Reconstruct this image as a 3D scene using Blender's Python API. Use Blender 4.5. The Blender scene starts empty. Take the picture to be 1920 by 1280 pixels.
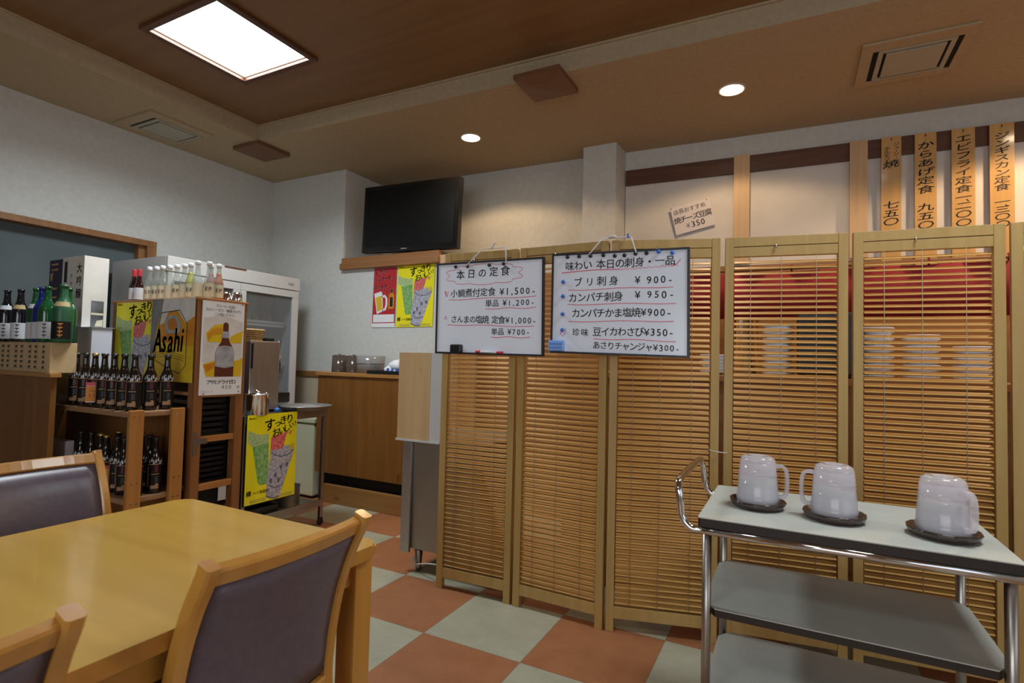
import bpy, bmesh, math, random
from mathutils import Vector, Matrix, Euler

random.seed(7)
PI = math.pi
S = bpy.context.scene
COL = S.collection

# ------------------------------------------------------------------ camera
cam_d = bpy.data.cameras.new('camera')
cam_d.sensor_width = 36.0
cam_d.lens = 36.0 * 1016.7 / 1920.0
cam_d.clip_start = 0.02
cam_d.dof.use_dof = True
cam_d.dof.focus_distance = 2.6
cam_d.dof.aperture_fstop = 5.0
cam = bpy.data.objects.new('camera', cam_d)
COL.objects.link(cam)
_yaw, _pit, _rol = math.radians(-27.431), math.radians(2.1478), math.radians(1.4131)
_F = Vector((math.sin(_yaw) * math.cos(_pit), math.cos(_yaw) * math.cos(_pit), math.sin(_pit)))
_R = Vector((math.cos(_yaw), -math.sin(_yaw), 0))
_U = _R.cross(_F)
_R2 = _R * math.cos(_rol) + _U * math.sin(_rol)
_U2 = -_R * math.sin(_rol) + _U * math.cos(_rol)
_m = Matrix((_R2, _U2, -_F)).transposed().to_4x4()
_m.translation = Vector((0, 0, 1.14))
cam.matrix_world = _m
S.camera = cam

# ------------------------------------------------------------------ world, exposure
S.view_settings.view_transform = 'Standard'
S.view_settings.look = 'None'
S.view_settings.gamma = 1.0
S.view_settings.use_curve_mapping = False
S.view_settings.exposure = 0.2
w = bpy.data.worlds.new('sky')
S.world = w
w.use_nodes = True
w.node_tree.nodes['Background'].inputs[0].default_value = (0.55, 0.68, 0.9, 1)
w.node_tree.nodes['Background'].inputs[1].default_value = 0.25
try:
    S.cycles.use_denoising = True
    S.cycles.max_bounces = 8
    S.cycles.transparent_max_bounces = 16
    S.cycles.caustics_reflective = False
    S.cycles.caustics_refractive = False
except Exception:
    pass


def area_light(name, loc, rot, sx, sy, power, color):
    d = bpy.data.lights.new(name, 'AREA')
    d.shape = 'RECTANGLE'
    d.size, d.size_y = sx, sy
    d.energy = power
    d.color = color
    o = bpy.data.objects.new(name, d)
    o.location = loc
    o.rotation_euler = rot
    COL.objects.link(o)
    return o


# daylight coming in through the windows of the wall behind the camera and of the right wall
area_light('window_daylight', (0.2, -3.28, 1.55), (math.radians(90), 0, 0), 3.3, 1.3, 52, (0.86, 0.93, 1.0))
area_light('window_daylight', (3.18, 0.2, 1.5), (math.radians(90), 0, math.radians(90)), 2.6, 1.3, 12, (0.84, 0.91, 1.0))


# ------------------------------------------------------------------ materials
def mat(name, col, rough=0.5, metal=0.0, spec=0.5, emit=None, estr=0.0, coat=0.0):
    m = bpy.data.materials.new(name)
    m.use_nodes = True
    b = m.node_tree.nodes['Principled BSDF']
    b.inputs['Base Color'].default_value = (*col, 1)
    b.inputs['Roughness'].default_value = rough
    b.inputs['Metallic'].default_value = metal
    b.inputs['Specular IOR Level'].default_value = spec
    if coat:
        b.inputs['Coat Weight'].default_value = coat
        b.inputs['Coat Roughness'].default_value = 0.08
    if emit:
        b.inputs['Emission Color'].default_value = (*emit, 1)
        b.inputs['Emission Strength'].default_value = estr
    return m


def nodes_of(m):
    return m.node_tree.nodes, m.node_tree.links, m.node_tree.nodes['Principled BSDF']


def mottled(name, c1, c2, scale=8, rough=0.6, detail=5, bump=0.0, spec=0.4):
    m = mat(name, c1, rough, spec=spec)
    n, l, b = nodes_of(m)
    tc = n.new('ShaderNodeTexCoord')
    t = n.new('ShaderNodeTexNoise')
    t.inputs['Scale'].default_value = scale
    t.inputs['Detail'].default_value = detail
    r = n.new('ShaderNodeValToRGB')
    r.color_ramp.elements[0].position = 0.35
    r.color_ramp.elements[1].position = 0.68
    r.color_ramp.elements[0].color = (*c1, 1)
    r.color_ramp.elements[1].color = (*c2, 1)
    l.new(tc.outputs['Object'], t.inputs['Vector'])
    l.new(t.outputs['Fac'], r.inputs['Fac'])
    l.new(r.outputs['Color'], b.inputs['Base Color'])
    if bump:
        bp = n.new('ShaderNodeBump')
        bp.inputs['Strength'].default_value = bump
        bp.inputs['Distance'].default_value = 0.002
        l.new(t.outputs['Fac'], bp.inputs['Height'])
        l.new(bp.outputs['Normal'], b.inputs['Normal'])
    return m


def wood(name, c1, c2, axis='Z', scale=14, rough=0.45, knots=False, planks=None, coat=0.0, stretch=0.06):
    """grain runs along axis; planks=(axis, width) draws thin seams"""
    m = mat(name, c1, rough, coat=coat)
    n, l, b = nodes_of(m)
    tc = n.new('ShaderNodeTexCoord')
    mp = n.new('ShaderNodeMapping')
    sc = {'X': (stretch, 1, 1), 'Y': (1, stretch, 1), 'Z': (1, 1, stretch)}[axis]
    mp.inputs['Scale'].default_value = [v * scale for v in sc]
    l.new(tc.outputs['Object'], mp.inputs['Vector'])
    t = n.new('ShaderNodeTexNoise')
    t.inputs['Scale'].default_value = 1.6
    t.inputs['Detail'].default_value = 7
    t.inputs['Distortion'].default_value = 0.6
    l.new(mp.outputs['Vector'], t.inputs['Vector'])
    r = n.new('ShaderNodeValToRGB')
    r.color_ramp.elements[0].position = 0.32
    r.color_ramp.elements[1].position = 0.70
    r.color_ramp.elements[0].color = (*c1, 1)
    r.color_ramp.elements[1].color = (*c2, 1)
    l.new(t.outputs['Fac'], r.inputs['Fac'])
    out = r.outputs['Color']
    dark = tuple(v * 0.45 for v in c1)

    def mul_by(out, fac_out, col):
        mx = n.new('ShaderNodeMix')
        mx.data_type = 'RGBA'
        l.new(fac_out, mx.inputs['Factor'])
        l.new(out, mx.inputs['A'])
        mx.inputs['B'].default_value = (*col, 1)
        return mx.outputs['Result']
    if knots:
        mk = n.new('ShaderNodeMapping')
        mk.inputs['Scale'].default_value = {'X': (3, 7, 7), 'Y': (7, 3, 7), 'Z': (7, 7, 3)}[axis]
        l.new(tc.outputs['Object'], mk.inputs['Vector'])
        v = n.new('ShaderNodeTexVoronoi')
        v.inputs['Scale'].default_value = 1.0
        v.inputs['Randomness'].default_value = 1.0
        l.new(mk.outputs['Vector'], v.inputs['Vector'])
        kr = n.new('ShaderNodeMapRange')
        kr.inputs['From Min'].default_value = 0.05
        kr.inputs['From Max'].default_value = 0.15
        kr.inputs['To Min'].default_value = 0.75
        kr.inputs['To Max'].default_value = 0.0
        l.new(v.outputs['Distance'], kr.inputs['Value'])
        out = mul_by(out, kr.outputs['Result'], dark)
    if planks:
        sx = n.new('ShaderNodeSeparateXYZ')
        l.new(tc.outputs['Object'], sx.inputs[0])
        md = n.new('ShaderNodeMath')
        md.operation = 'PINGPONG'
        md.inputs[1].default_value = planks[1] / 2
        l.new(sx.outputs[planks[0]], md.inputs[0])
        lt = n.new('ShaderNodeMath')
        lt.operation = 'LESS_THAN'
        lt.inputs[1].default_value = 0.0016
        l.new(md.outputs[0], lt.inputs[0])
        ml = n.new('ShaderNodeMath')
        ml.operation = 'MULTIPLY'
        ml.inputs[1].default_value = 0.25
        l.new(lt.outputs[0], ml.inputs[0])
        out = mul_by(out, ml.outputs[0], dark)
    l.new(out, b.inputs['Base Color'])
    return m


def brushed(name, col, rough=0.35, axis='Z'):
    m = mat(name, col, rough, metal=1.0)
    n, l, b = nodes_of(m)
    tc = n.new('ShaderNodeTexCoord')
    mp = n.new('ShaderNodeMapping')
    mp.inputs['Scale'].default_value = {'X': (3, 120, 120), 'Y': (120, 3, 120), 'Z': (120, 120, 3)}[axis]
    t = n.new('ShaderNodeTexNoise')
    t.inputs['Scale'].default_value = 1
    mr = n.new('ShaderNodeMapRange')
    mr.inputs['To Min'].default_value = rough - 0.08
    mr.inputs['To Max'].default_value = rough + 0.12
    l.new(tc.outputs['Object'], mp.inputs['Vector'])
    l.new(mp.outputs['Vector'], t.inputs['Vector'])
    l.new(t.outputs['Fac'], mr.inputs['Value'])
    l.new(mr.outputs['Result'], b.inputs['Roughness'])
    return m


def see_through(name, col, alpha, rough=0.08, diffuse=0.3, trans=0.0):
    """thin clear or frosted plastic/glass: transparent + diffuse/translucent + a glossy skin"""
    m = bpy.data.materials.new(name)
    m.use_nodes = True
    n, l = m.node_tree.nodes, m.node_tree.links
    n.clear()
    o = n.new('ShaderNodeOutputMaterial')
    tr = n.new('ShaderNodeBsdfTransparent')
    tr.inputs[0].default_value = (*[min(1, 0.25 + 0.75 * c) for c in col], 1)
    df = n.new('ShaderNodeBsdfDiffuse')
    df.inputs[0].default_value = (*col, 1)
    tl = n.new('ShaderNodeBsdfTranslucent')
    tl.inputs[0].default_value = (*col, 1)
    m1 = n.new('ShaderNodeMixShader')
    m1.inputs[0].default_value = trans
    l.new(df.outputs[0], m1.inputs[1])
    l.new(tl.outputs[0], m1.inputs[2])
    m2 = n.new('ShaderNodeMixShader')
    m2.inputs[0].default_value = alpha
    l.new(tr.outputs[0], m2.inputs[1])
    l.new(m1.outputs[0], m2.inputs[2])
    gl = n.new('ShaderNodeBsdfGlossy')
    gl.inputs['Roughness'].default_value = rough
    fr = n.new('ShaderNodeFresnel')
    fr.inputs[0].default_value = 1.45
    m3 = n.new('ShaderNodeMixShader')
    ge = n.new('ShaderNodeNewGeometry')          # the skin reflects on its outer side only
    iv = n.new('ShaderNodeMath')
    iv.operation = 'SUBTRACT'
    iv.inputs[0].default_value = 1.0
    l.new(ge.outputs['Backfacing'], iv.inputs[1])
    mu = n.new('ShaderNodeMath')
    mu.operation = 'MULTIPLY'
    l.new(fr.outputs[0], mu.inputs[0])
    l.new(iv.outputs[0], mu.inputs[1])
    l.new(mu.outputs[0], m3.inputs[0])
    l.new(m2.outputs[0], m3.inputs[1])
    l.new(gl.outputs[0], m3.inputs[2])
    l.new(m3.outputs[0], o.inputs[0])
    return m


M = {}
M['wall'] = mottled('wall_paper', (0.58, 0.58, 0.55), (0.63, 0.63, 0.595), 30, 0.8, bump=0.15)
M['wall_white'] = mottled('white_board_wall', (0.66, 0.62, 0.57), (0.70, 0.66, 0.61), 6, 0.7)
M['soffit'] = mottled('ceiling_paper', (0.42, 0.325, 0.205), (0.46, 0.36, 0.235), 40, 0.85, bump=0.1)
M['ceil_wood'] = wood('ceiling_wood', (0.20, 0.10, 0.036), (0.25, 0.13, 0.05), 'X', 10, 0.5, planks=(1, 0.45))
M['trim_dark'] = wood('dark_brown_trim', (0.085, 0.032, 0.014), (0.13, 0.05, 0.022), 'X', 16, 0.5)
M['trim_mid'] = wood('mid_brown_trim', (0.24, 0.10, 0.032), (0.32, 0.15, 0.05), 'X', 16, 0.5)
M['trim_midz'] = wood('mid_brown_trim_upright', (0.24, 0.10, 0.032), (0.32, 0.15, 0.05), 'Z', 16, 0.5)
M['board_light'] = wood('light_board', (0.52, 0.33, 0.17), (0.64, 0.44, 0.25), 'Z', 18, 0.5)
M['knotty'] = wood('knotty_pine', (0.17, 0.063, 0.010), (0.225, 0.09, 0.016), 'Z', 12, 0.42, knots=True, planks=(0, 0.09))
M['knottyx'] = wood('knotty_pine_flat', (0.26, 0.115, 0.03), (0.34, 0.16, 0.045), 'X', 12, 0.45, knots=True)
M['counter_edge'] = wood('counter_edge', (0.36, 0.16, 0.04), (0.44, 0.21, 0.06), 'X', 12, 0.4)
M['screen'] = wood('screen_pine', (0.42, 0.258, 0.078), (0.51, 0.325, 0.108), 'Z', 14, 0.5)
M['slat'] = wood('slat_pine', (0.56, 0.305, 0.080), (0.67, 0.395, 0.125), 'X', 20, 0.42)
M['table'] = wood('table_wood', (0.56, 0.325, 0.052), (0.66, 0.40, 0.075), 'X', 7, 0.2, coat=0.25)
M['table_edge'] = wood('table_edge', (0.44, 0.20, 0.035), (0.54, 0.26, 0.05), 'X', 10, 0.28, coat=0.2)
M['chair_wood'] = wood('chair_wood', (0.45, 0.205, 0.035), (0.55, 0.265, 0.05), 'Z', 10, 0.27, coat=0.25)
M['vinyl'] = mottled('mauve_vinyl', (0.100, 0.076, 0.098), (0.120, 0.092, 0.116), 60, 0.33, bump=0.08)
M['shelf_wood'] = wood('shelf_wood', (0.40, 0.165, 0.035), (0.48, 0.21, 0.05), 'Z', 14, 0.42)
M['shelf_woodx'] = wood('shelf_wood_flat', (0.30, 0.16, 0.08), (0.38, 0.21, 0.11), 'X', 14, 0.45)
M['rack_wood'] = wood('rack_wood', (0.22, 0.085, 0.024), (0.29, 0.12, 0.036), 'Z', 14, 0.4)
M['rack_woody'] = wood('rack_wood_flat', (0.36, 0.14, 0.036), (0.43, 0.18, 0.05), 'Y', 14, 0.42)
M['boxwood'] = wood('paulownia', (0.48, 0.33, 0.17), (0.56, 0.40, 0.22), 'Z', 12, 0.6)
M['boxwoodx'] = wood('paulownia_flat', (0.54, 0.37, 0.18), (0.62, 0.44, 0.23), 'X', 12, 0.6)
M['birch'] = wood('birch_front', (0.52, 0.34, 0.165), (0.60, 0.41, 0.21), 'Z', 10, 0.5, knots=True)
M['white'] = mat('white_paint', (0.56, 0.55, 0.54), 0.5)
M['card_white'] = mottled('white_card', (0.66, 0.62, 0.56), (0.72, 0.68, 0.62), 12, 0.7)
M['carton'] = mat('pale_carton', (0.62, 0.62, 0.68), 0.6)
M['cream_card'] = mottled('cream_card', (0.46, 0.38, 0.17), (0.52, 0.43, 0.21), 12, 0.7)
M['purple_card'] = mat('dark_violet_card', (0.028, 0.018, 0.05), 0.5)
M['gold'] = mat('gold_print', (0.45, 0.25, 0.06), 0.4)
M['cream'] = mat('cream_enamel', (0.62, 0.62, 0.42), 0.4)
M['beige'] = wood('beige_panel', (0.52, 0.42, 0.30), (0.58, 0.48, 0.35), 'Z', 10, 0.6)
M['black'] = mat('black_plastic', (0.012, 0.012, 0.013), 0.35)
M['black_matt'] = mat('black_matt', (0.008, 0.007, 0.007), 0.7)
M['gap_shade'] = mat('gap_shade', (0.01, 0.008, 0.007), 0.9)  # near-black colour puts in the shade of the kick gap and vent slots
M['tv_frame'] = mat('tv_gloss_black', (0.008, 0.008, 0.009), 0.16)
M['tv_screen'] = mat('tv_screen', (0.007, 0.008, 0.009), 0.3, spec=0.25)
M['grey_panel'] = mottled('grey_blind', (0.105, 0.13, 0.135), (0.12, 0.148, 0.152), 4, 0.8)
M['steel'] = brushed('brushed_steel', (0.44, 0.43, 0.42), 0.40)
M['steel_dark'] = brushed('brushed_steel_dull', (0.36, 0.33, 0.30), 0.42)
M['chrome'] = mat('chrome', (0.74, 0.72, 0.72), 0.10, metal=1.0)
M['steel_leg'] = brushed('tube_steel', (0.42, 0.38, 0.34), 0.34)
M['wb'] = mat('whiteboard_enamel', (0.83, 0.87, 0.97), 0.16, spec=0.45)
M['wb_frame'] = mat('whiteboard_frame', (0.022, 0.020, 0.026), 0.4)
M['ink'] = mat('black_ink', (0.014, 0.014, 0.018), 0.5)
M['ink_grey'] = mat('grey_ink', (0.12, 0.12, 0.14), 0.6)
M['red_ink'] = mat('red_ink', (0.72, 0.03, 0.10), 0.5)
M['blue'] = mat('blue_plastic', (0.03, 0.17, 0.62), 0.25)
M['blue_pale'] = mat('pale_blue_felt', (0.22, 0.42, 0.85), 0.5)
M['red'] = mat('red_plastic', (0.65, 0.03, 0.05), 0.35)
M['blind_cord'] = mat('blind_cord', (0.34, 0.26, 0.17), 0.7)
M['string'] = mat('white_cord', (0.72, 0.72, 0.72), 0.7)
M['yellow'] = mat('yellow_paper', (0.86, 0.77, 0.012), 0.4)
M['poster_red'] = mat('red_paper', (0.45, 0.022, 0.028), 0.4)
M['paper'] = mat('white_paper', (0.80, 0.80, 0.82), 0.5)
M['strip'] = wood('menu_strip_wood', (0.56, 0.33, 0.125), (0.64, 0.40, 0.165), 'Z', 20, 0.14, coat=0.5)
M['notice'] = mat('notice_card', (0.72, 0.66, 0.66), 0.6)
M['brown_glass'] = mat('brown_bottle_glass', (0.011, 0.006, 0.004), 0.09, spec=0.6)
M['black_glass'] = mat('black_bottle_glass', (0.008, 0.007, 0.010), 0.10, spec=0.6)
M['green_glass'] = mat('green_bottle_glass', (0.010, 0.075, 0.022), 0.10, spec=0.6)
M['green_frost'] = mat('frosted_green_glass', (0.022, 0.105, 0.042), 0.38)
M['blue_glass'] = mat('blue_bottle_glass', (0.008, 0.016, 0.16), 0.10, spec=0.6)
M['wine_glass'] = mat('wine_bottle_glass', (0.02, 0.005, 0.006), 0.08, spec=0.6)
M['clear_glass'] = see_through('clear_bottle_glass', (0.74, 0.80, 0.77), 0.20, 0.06, trans=0.4)
M['door_glass'] = see_through('fridge_door_glass', (0.72, 0.74, 0.76), 0.10, 0.05)
M['yellow_drink'] = mat('yellow_liqueur', (0.55, 0.50, 0.02), 0.2)
M['red_drink'] = mat('red_liqueur', (0.50, 0.03, 0.03), 0.2)
M['orange_drink'] = mat('orange_liqueur', (0.55, 0.13, 0.05), 0.2)
M['cap_white'] = mat('white_cap', (0.72, 0.72, 0.74), 0.4)
M['cap_gold'] = mat('gold_cap', (0.55, 0.36, 0.10), 0.3, metal=0.8)
M['cap_red'] = mat('red_foil', (0.42, 0.02, 0.03), 0.35)
M['label_cream'] = mat('cream_label', (0.66, 0.60, 0.42), 0.6)
M['label_white'] = mat('white_label', (0.60, 0.60, 0.64), 0.6)
M['label_dark'] = mat('dark_label', (0.012, 0.009, 0.008), 0.5, spec=0.2)
M['label_orange'] = mat('orange_tag', (0.72, 0.25, 0.03), 0.6)
M['label_tan'] = mat('tan_label', (0.45, 0.33, 0.15), 0.6)
M['label_copper'] = mat('copper_print', (0.38, 0.22, 0.11), 0.5)
M['pitcher'] = see_through('frosted_pitcher', (0.93, 0.91, 0.96), 0.40, 0.14, trans=0.35)
M['pitcher_handle'] = see_through('frosted_handle', (0.93, 0.91, 0.96), 0.46, 0.14, trans=0.35)
M['water'] = see_through('water', (0.93, 0.97, 0.91), 0.62, 0.05, trans=0.25)
M['brown_plastic'] = see_through('brown_pitcher', (0.10, 0.075, 0.06), 0.86, 0.15)
M['clear_plastic'] = see_through('clear_pitcher', (0.42, 0.42, 0.42), 0.5, 0.12)
M['saucer'] = mat('smoky_brown_saucer', (0.045, 0.028, 0.022), 0.10, spec=0.7)
M['laminate'] = mottled('cream_laminate', (0.54, 0.555, 0.50), (0.58, 0.59, 0.53), 14, 0.38)
M['laminate_edge'] = mat('dark_brown_edge', (0.020, 0.011, 0.007), 0.45)
M['rubber'] = mat('black_rubber', (0.012, 0.012, 0.012), 0.7)
M['cloth'] = mottled('white_towel', (0.66, 0.66, 0.70), (0.74, 0.74, 0.78), 40, 0.9, bump=0.4)
M['cloth_blue'] = mat('blue_print', (0.03, 0.09, 0.36), 0.8)
M['wicker'] = mottled('wicker', (0.42, 0.27, 0.11), (0.58, 0.40, 0.19), 70, 0.7, bump=0.6)
M['banner'] = mottled('red_banner', (0.22, 0.008, 0.014), (0.26, 0.012, 0.02), 20, 0.8)
M['lamp'] = mat('lamp_diffuser', (0.9, 0.9, 0.9), 0.4, emit=(0.86, 0.95, 1.0), estr=3.5)
M['bulb'] = mat('downlight_bulb', (0.9, 0.85, 0.8), 0.4, emit=(1.0, 0.78, 0.52), estr=22.0)
M['vent'] = mottled('grey_beige_vent', (0.40, 0.375, 0.30), (0.43, 0.405, 0.325), 10, 0.6)
M['vent_frame'] = M['soffit']
M['downlight_rim'] = mat('downlight_rim', (0.62, 0.55, 0.44), 0.3)
M['speaker'] = wood('brown_cover', (0.16, 0.070, 0.030), (0.20, 0.09, 0.04), 'X', 16, 0.5)
M['p_green'] = mottled('print_green', (0.10, 0.34, 0.045), (0.36, 0.52, 0.26), 50, 0.4)
M['p_greenlight'] = mottled('print_pale_green', (0.30, 0.48, 0.12), (0.55, 0.62, 0.40), 60, 0.4)
M['p_rose'] = mottled('print_rose', (0.62, 0.04, 0.045), (0.70, 0.28, 0.25), 60, 0.4)
M['p_ice'] = mottled('print_ice', (0.26, 0.26, 0.34), (0.58, 0.57, 0.64), 60, 0.4)
M['p_icedark'] = mat('print_ice_line', (0.11, 0.11, 0.17), 0.4)
M['p_lemon'] = mat('print_lemon', (0.62, 0.52, 0.05), 0.4)
M['p_beer'] = mottled('print_beer', (0.55, 0.18, 0.012), (0.70, 0.36, 0.02), 6, 0.4)
M['p_beer2'] = mottled('print_beer_deep', (0.42, 0.13, 0.02), (0.58, 0.22, 0.02), 8, 0.4)
M['p_gold'] = mottled('print_gold_beer', (0.66, 0.42, 0.012), (0.74, 0.54, 0.02), 8, 0.4)
M['p_foam'] = mottled('print_foam', (0.60, 0.57, 0.53), (0.74, 0.72, 0.70), 10, 0.4)
M['p_silver'] = mottled('print_silver', (0.26, 0.27, 0.29), (0.46, 0.47, 0.49), 20, 0.4)
M['p_grey'] = mottled('print_grey', (0.05, 0.05, 0.055), (0.26, 0.26, 0.27), 5, 0.4)
M['p_brown'] = mat('print_bottle_brown', (0.11, 0.025, 0.012), 0.4)


def floor_mat():
    m = mat('checker_vinyl_tiles', (0.5, 0.5, 0.4), 0.42)
    n, l, b = nodes_of(m)
    tc = n.new('ShaderNodeTexCoord')
    sp = n.new('ShaderNodeSeparateXYZ')
    l.new(tc.outputs['Object'], sp.inputs[0])

    def mth(op, a, bb=None):
        x = n.new('ShaderNodeMath')
        x.operation = op
        for i, v in enumerate((a, bb)):
            if v is None:
                continue
            if isinstance(v, (int, float)):
                x.inputs[i].default_value = v
            else:
                l.new(v, x.inputs[i])
        return x.outputs[0]
    T = 0.45
    u = mth('DIVIDE', mth('SUBTRACT', sp.outputs[0], -1.366), T)
    v = mth('DIVIDE', mth('SUBTRACT', sp.outputs[1], 1.895), T)
    par = mth('PINGPONG', mth('ADD', mth('FLOOR', u), mth('FLOOR', v)), 1.0)
    nz = n.new('ShaderNodeTexNoise')
    nz.inputs['Scale'].default_value = 9
    nz.inputs['Detail'].default_value = 9
    nz.inputs['Roughness'].default_value = 0.75
    l.new(tc.outputs['Object'], nz.inputs['Vector'])

    def ramp(c1, c2):
        r = n.new('ShaderNodeValToRGB')
        r.color_ramp.elements[0].position = 0.3
        r.color_ramp.elements[1].position = 0.72
        r.color_ramp.elements[0].color = (*c1, 1)
        r.color_ramp.elements[1].color = (*c2, 1)
        l.new(nz.outputs['Fac'], r.inputs['Fac'])
        return r.outputs['Color']
    light = ramp((0.36, 0.335, 0.235), (0.47, 0.44, 0.325))
    red = ramp((0.32, 0.122, 0.05), (0.42, 0.17, 0.075))
    mx = n.new('ShaderNodeMix')
    mx.data_type = 'RGBA'
    l.new(par, mx.inputs['Factor'])
    l.new(light, mx.inputs['A'])
    l.new(red, mx.inputs['B'])
    gx = mth('LESS_THAN', mth('PINGPONG', u, 0.5), 0.004)
    gy = mth('LESS_THAN', mth('PINGPONG', v, 0.5), 0.004)
    g = mth('MULTIPLY', mth('MAXIMUM', gx, gy), 0.55)
    m2 = n.new('ShaderNodeMix')
    m2.data_type = 'RGBA'
    l.new(g, m2.inputs['Factor'])
    l.new(mx.outputs['Result'], m2.inputs['A'])
    m2.inputs['B'].default_value = (0.16, 0.10, 0.06, 1)
    l.new(m2.outputs['Result'], b.inputs['Base Color'])
    return m


M['floor'] = floor_mat()

# ------------------------------------------------------------------ mesh helpers
ORG = {}


def V(*a):
    return Vector(a)


def quad(bm, p, mi=0):
    f = bm.faces.new([bm.verts.new(q) for q in p])
    f.material_index = mi
    return f


def box(bm, x0, x1, y0, y1, z0, z1, bev=0.0, mi=0, rot=None, seg=2):
    """axis box; rot = (Matrix, pivot)"""
    vs = [V(x, y, z) for z in (z0, z1) for y in (y0, y1) for x in (x0, x1)]
    if rot:
        vs = [rot[0] @ (q - rot[1]) + rot[1] for q in vs]
    bv = [bm.verts.new(q) for q in vs]
    fs = []
    for i in ((0, 2, 3, 1), (4, 5, 7, 6), (0, 1, 5, 4), (2, 6, 7, 3), (0, 4, 6, 2), (1, 3, 7, 5)):
        f = bm.faces.new([bv[k] for k in i])
        f.material_index = mi
        fs.append(f)
    if bev:
        es = list({e for f in fs for e in f.edges})
        bmesh.ops.bevel(bm, geom=es, offset=bev, segments=seg, affect='EDGES', profile=0.6)
    return bm


def lathe(bm, prof, c=(0, 0, 0), n=24, a0=0.0, a1=2 * PI, mi=0, smooth=True):
    full = abs(a1 - a0 - 2 * PI) < 1e-6
    k = n if full else n + 1
    rings = []
    for r, z in prof:
        if r < 1e-6:
            rings.append([bm.verts.new((c[0], c[1], c[2] + z))])
        else:
            rings.append([bm.verts.new((c[0] + r * math.cos(a0 + (a1 - a0) * i / n), c[1] + r * math.sin(a0 + (a1 - a0) * i / n), c[2] + z)) for i in range(k)])
    for A, B in zip(rings[:-1], rings[1:]):
        for i in range(n):
            j = (i + 1) % k if full else i + 1
            if len(A) == 1 and len(B) == 1:
                continue
            if len(A) == 1:
                f = bm.faces.new((A[0], B[j], B[i]))
            elif len(B) == 1:
                f = bm.faces.new((A[i], A[j], B[0]))
            else:
                f = bm.faces.new((A[i], A[j], B[j], B[i]))
            f.smooth = smooth
            f.material_index = mi
    return bm


def cyl(bm, c, r, z0, z1, n=20, mi=0):
    return lathe(bm, [(0, z0), (r, z0), (r, z1), (0, z1)], (c[0], c[1], 0), n, mi=mi, smooth=False)


def tube(bm, pts, r, n=8, caps=True, mi=0, closed=False):
    pts = [Vector(p) for p in pts]
    rings = []
    up = None
    m = len(pts)
    for i, p in enumerate(pts):
        if closed:
            d = (pts[(i + 1) % m] - pts[i - 1]).normalized()
        else:
            d = (pts[min(i + 1, m - 1)] - pts[max(i - 1, 0)]).normalized()
        if up is None:
            up = V(0, 0, 1) if abs(d.z) < 0.9 else V(1, 0, 0)
        s = d.cross(up)
        if s.length < 1e-4:
            up = V(1, 0, 0) if abs(d.x) < 0.9 else V(0, 1, 0)
            s = d.cross(up)
        s.normalize()
        up = s.cross(d).normalized()
        rr = r[i] if isinstance(r, (list, tuple)) else r
        rings.append([bm.verts.new(p + s * (rr * math.cos(2 * PI * k / n)) + up * (rr * math.sin(2 * PI * k / n))) for k in range(n)])
    rng = range(m) if closed else range(m - 1)
    for i in rng:
        A, B = rings[i], rings[(i + 1) % m]
        for k in range(n):
            f = bm.faces.new((A[k], A[(k + 1) % n], B[(k + 1) % n], B[k]))
            f.smooth = True
            f.material_index = mi
    if caps and not closed:
        bm.faces.new(rings[0][::-1]).material_index = mi
        bm.faces.new(rings[-1]).material_index = mi
    return bm


def spline(pts, n=8):
    """Catmull-Rom through pts"""
    P = [Vector(p) for p in pts]
    P = [2 * P[0] - P[1]] + P + [2 * P[-1] - P[-2]]
    out = []
    for i in range(1, len(P) - 2):
        for k in range(n):
            t = k / n
            a, b, c, d = P[i - 1], P[i], P[i + 1], P[i + 2]
            out.append(0.5 * ((2 * b) + (c - a) * t + (2 * a - 5 * b + 4 * c - d) * t * t + (3 * b - a - 3 * c + d) * t ** 3))
    out.append(P[-2])
    return out


def sweep_rect(bm, pts, wdir, wid, thick, mi=0, bev=0.0):
    """rectangular bar along pts; wdir = width direction; thick across"""
    pts = [Vector(p) for p in pts]
    wd = Vector(wdir).normalized()
    rings = []
    m = len(pts)
    for i, p in enumerate(pts):
        d = (pts[min(i + 1, m - 1)] - pts[max(i - 1, 0)]).normalized()
        nrm = d.cross(wd).normalized()
        ww = wid[i] if isinstance(wid, (list, tuple)) else wid
        tt = thick[i] if isinstance(thick, (list, tuple)) else thick
        a, b_ = ww / 2, tt / 2
        e = min(a, b_) * 0.35 if bev else 0
        if bev:
            ring = [(-a + e, -b_), (a - e, -b_), (a, -b_ + e), (a, b_ - e), (a - e, b_), (-a + e, b_), (-a, b_ - e), (-a, -b_ + e)]
        else:
            ring = [(-a, -b_), (a, -b_), (a, b_), (-a, b_)]
        rings.append([bm.verts.new(p + wd * u + nrm * v) for u, v in ring])
    k = len(rings[0])
    for A, B in zip(rings[:-1], rings[1:]):
        for i in range(k):
            f = bm.faces.new((A[i], A[(i + 1) % k], B[(i + 1) % k], B[i]))
            f.material_index = mi
    bm.faces.new(rings[0][::-1])
    bm.faces.new(rings[-1])
    return bm


def obj(name, bm, mats, parent=None, at=None, smooth=None):
    bmesh.ops.recalc_face_normals(bm, faces=bm.faces[:])
    off = None
    if parent is not None:
        off = ORG.get(parent.name)
    elif at is not None:
        off = Vector(at)
    if off is not None:
        bmesh.ops.translate(bm, verts=bm.verts[:], vec=-off)
    me = bpy.data.meshes.new(name)
    bm.to_mesh(me)
    bm.free()
    for x in (mats if isinstance(mats, (list, tuple)) else [mats]):
        me.materials.append(x)
    o = bpy.data.objects.new(name, me)
    COL.objects.link(o)
    if parent is not None:
        o.parent = parent
        ORG[o.name] = ORG.get(parent.name, V(0, 0, 0))
    elif at is not None:
        o.location = at
        ORG[o.name] = Vector(at)
    else:
        ORG[o.name] = V(0, 0, 0)
    return o


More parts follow.
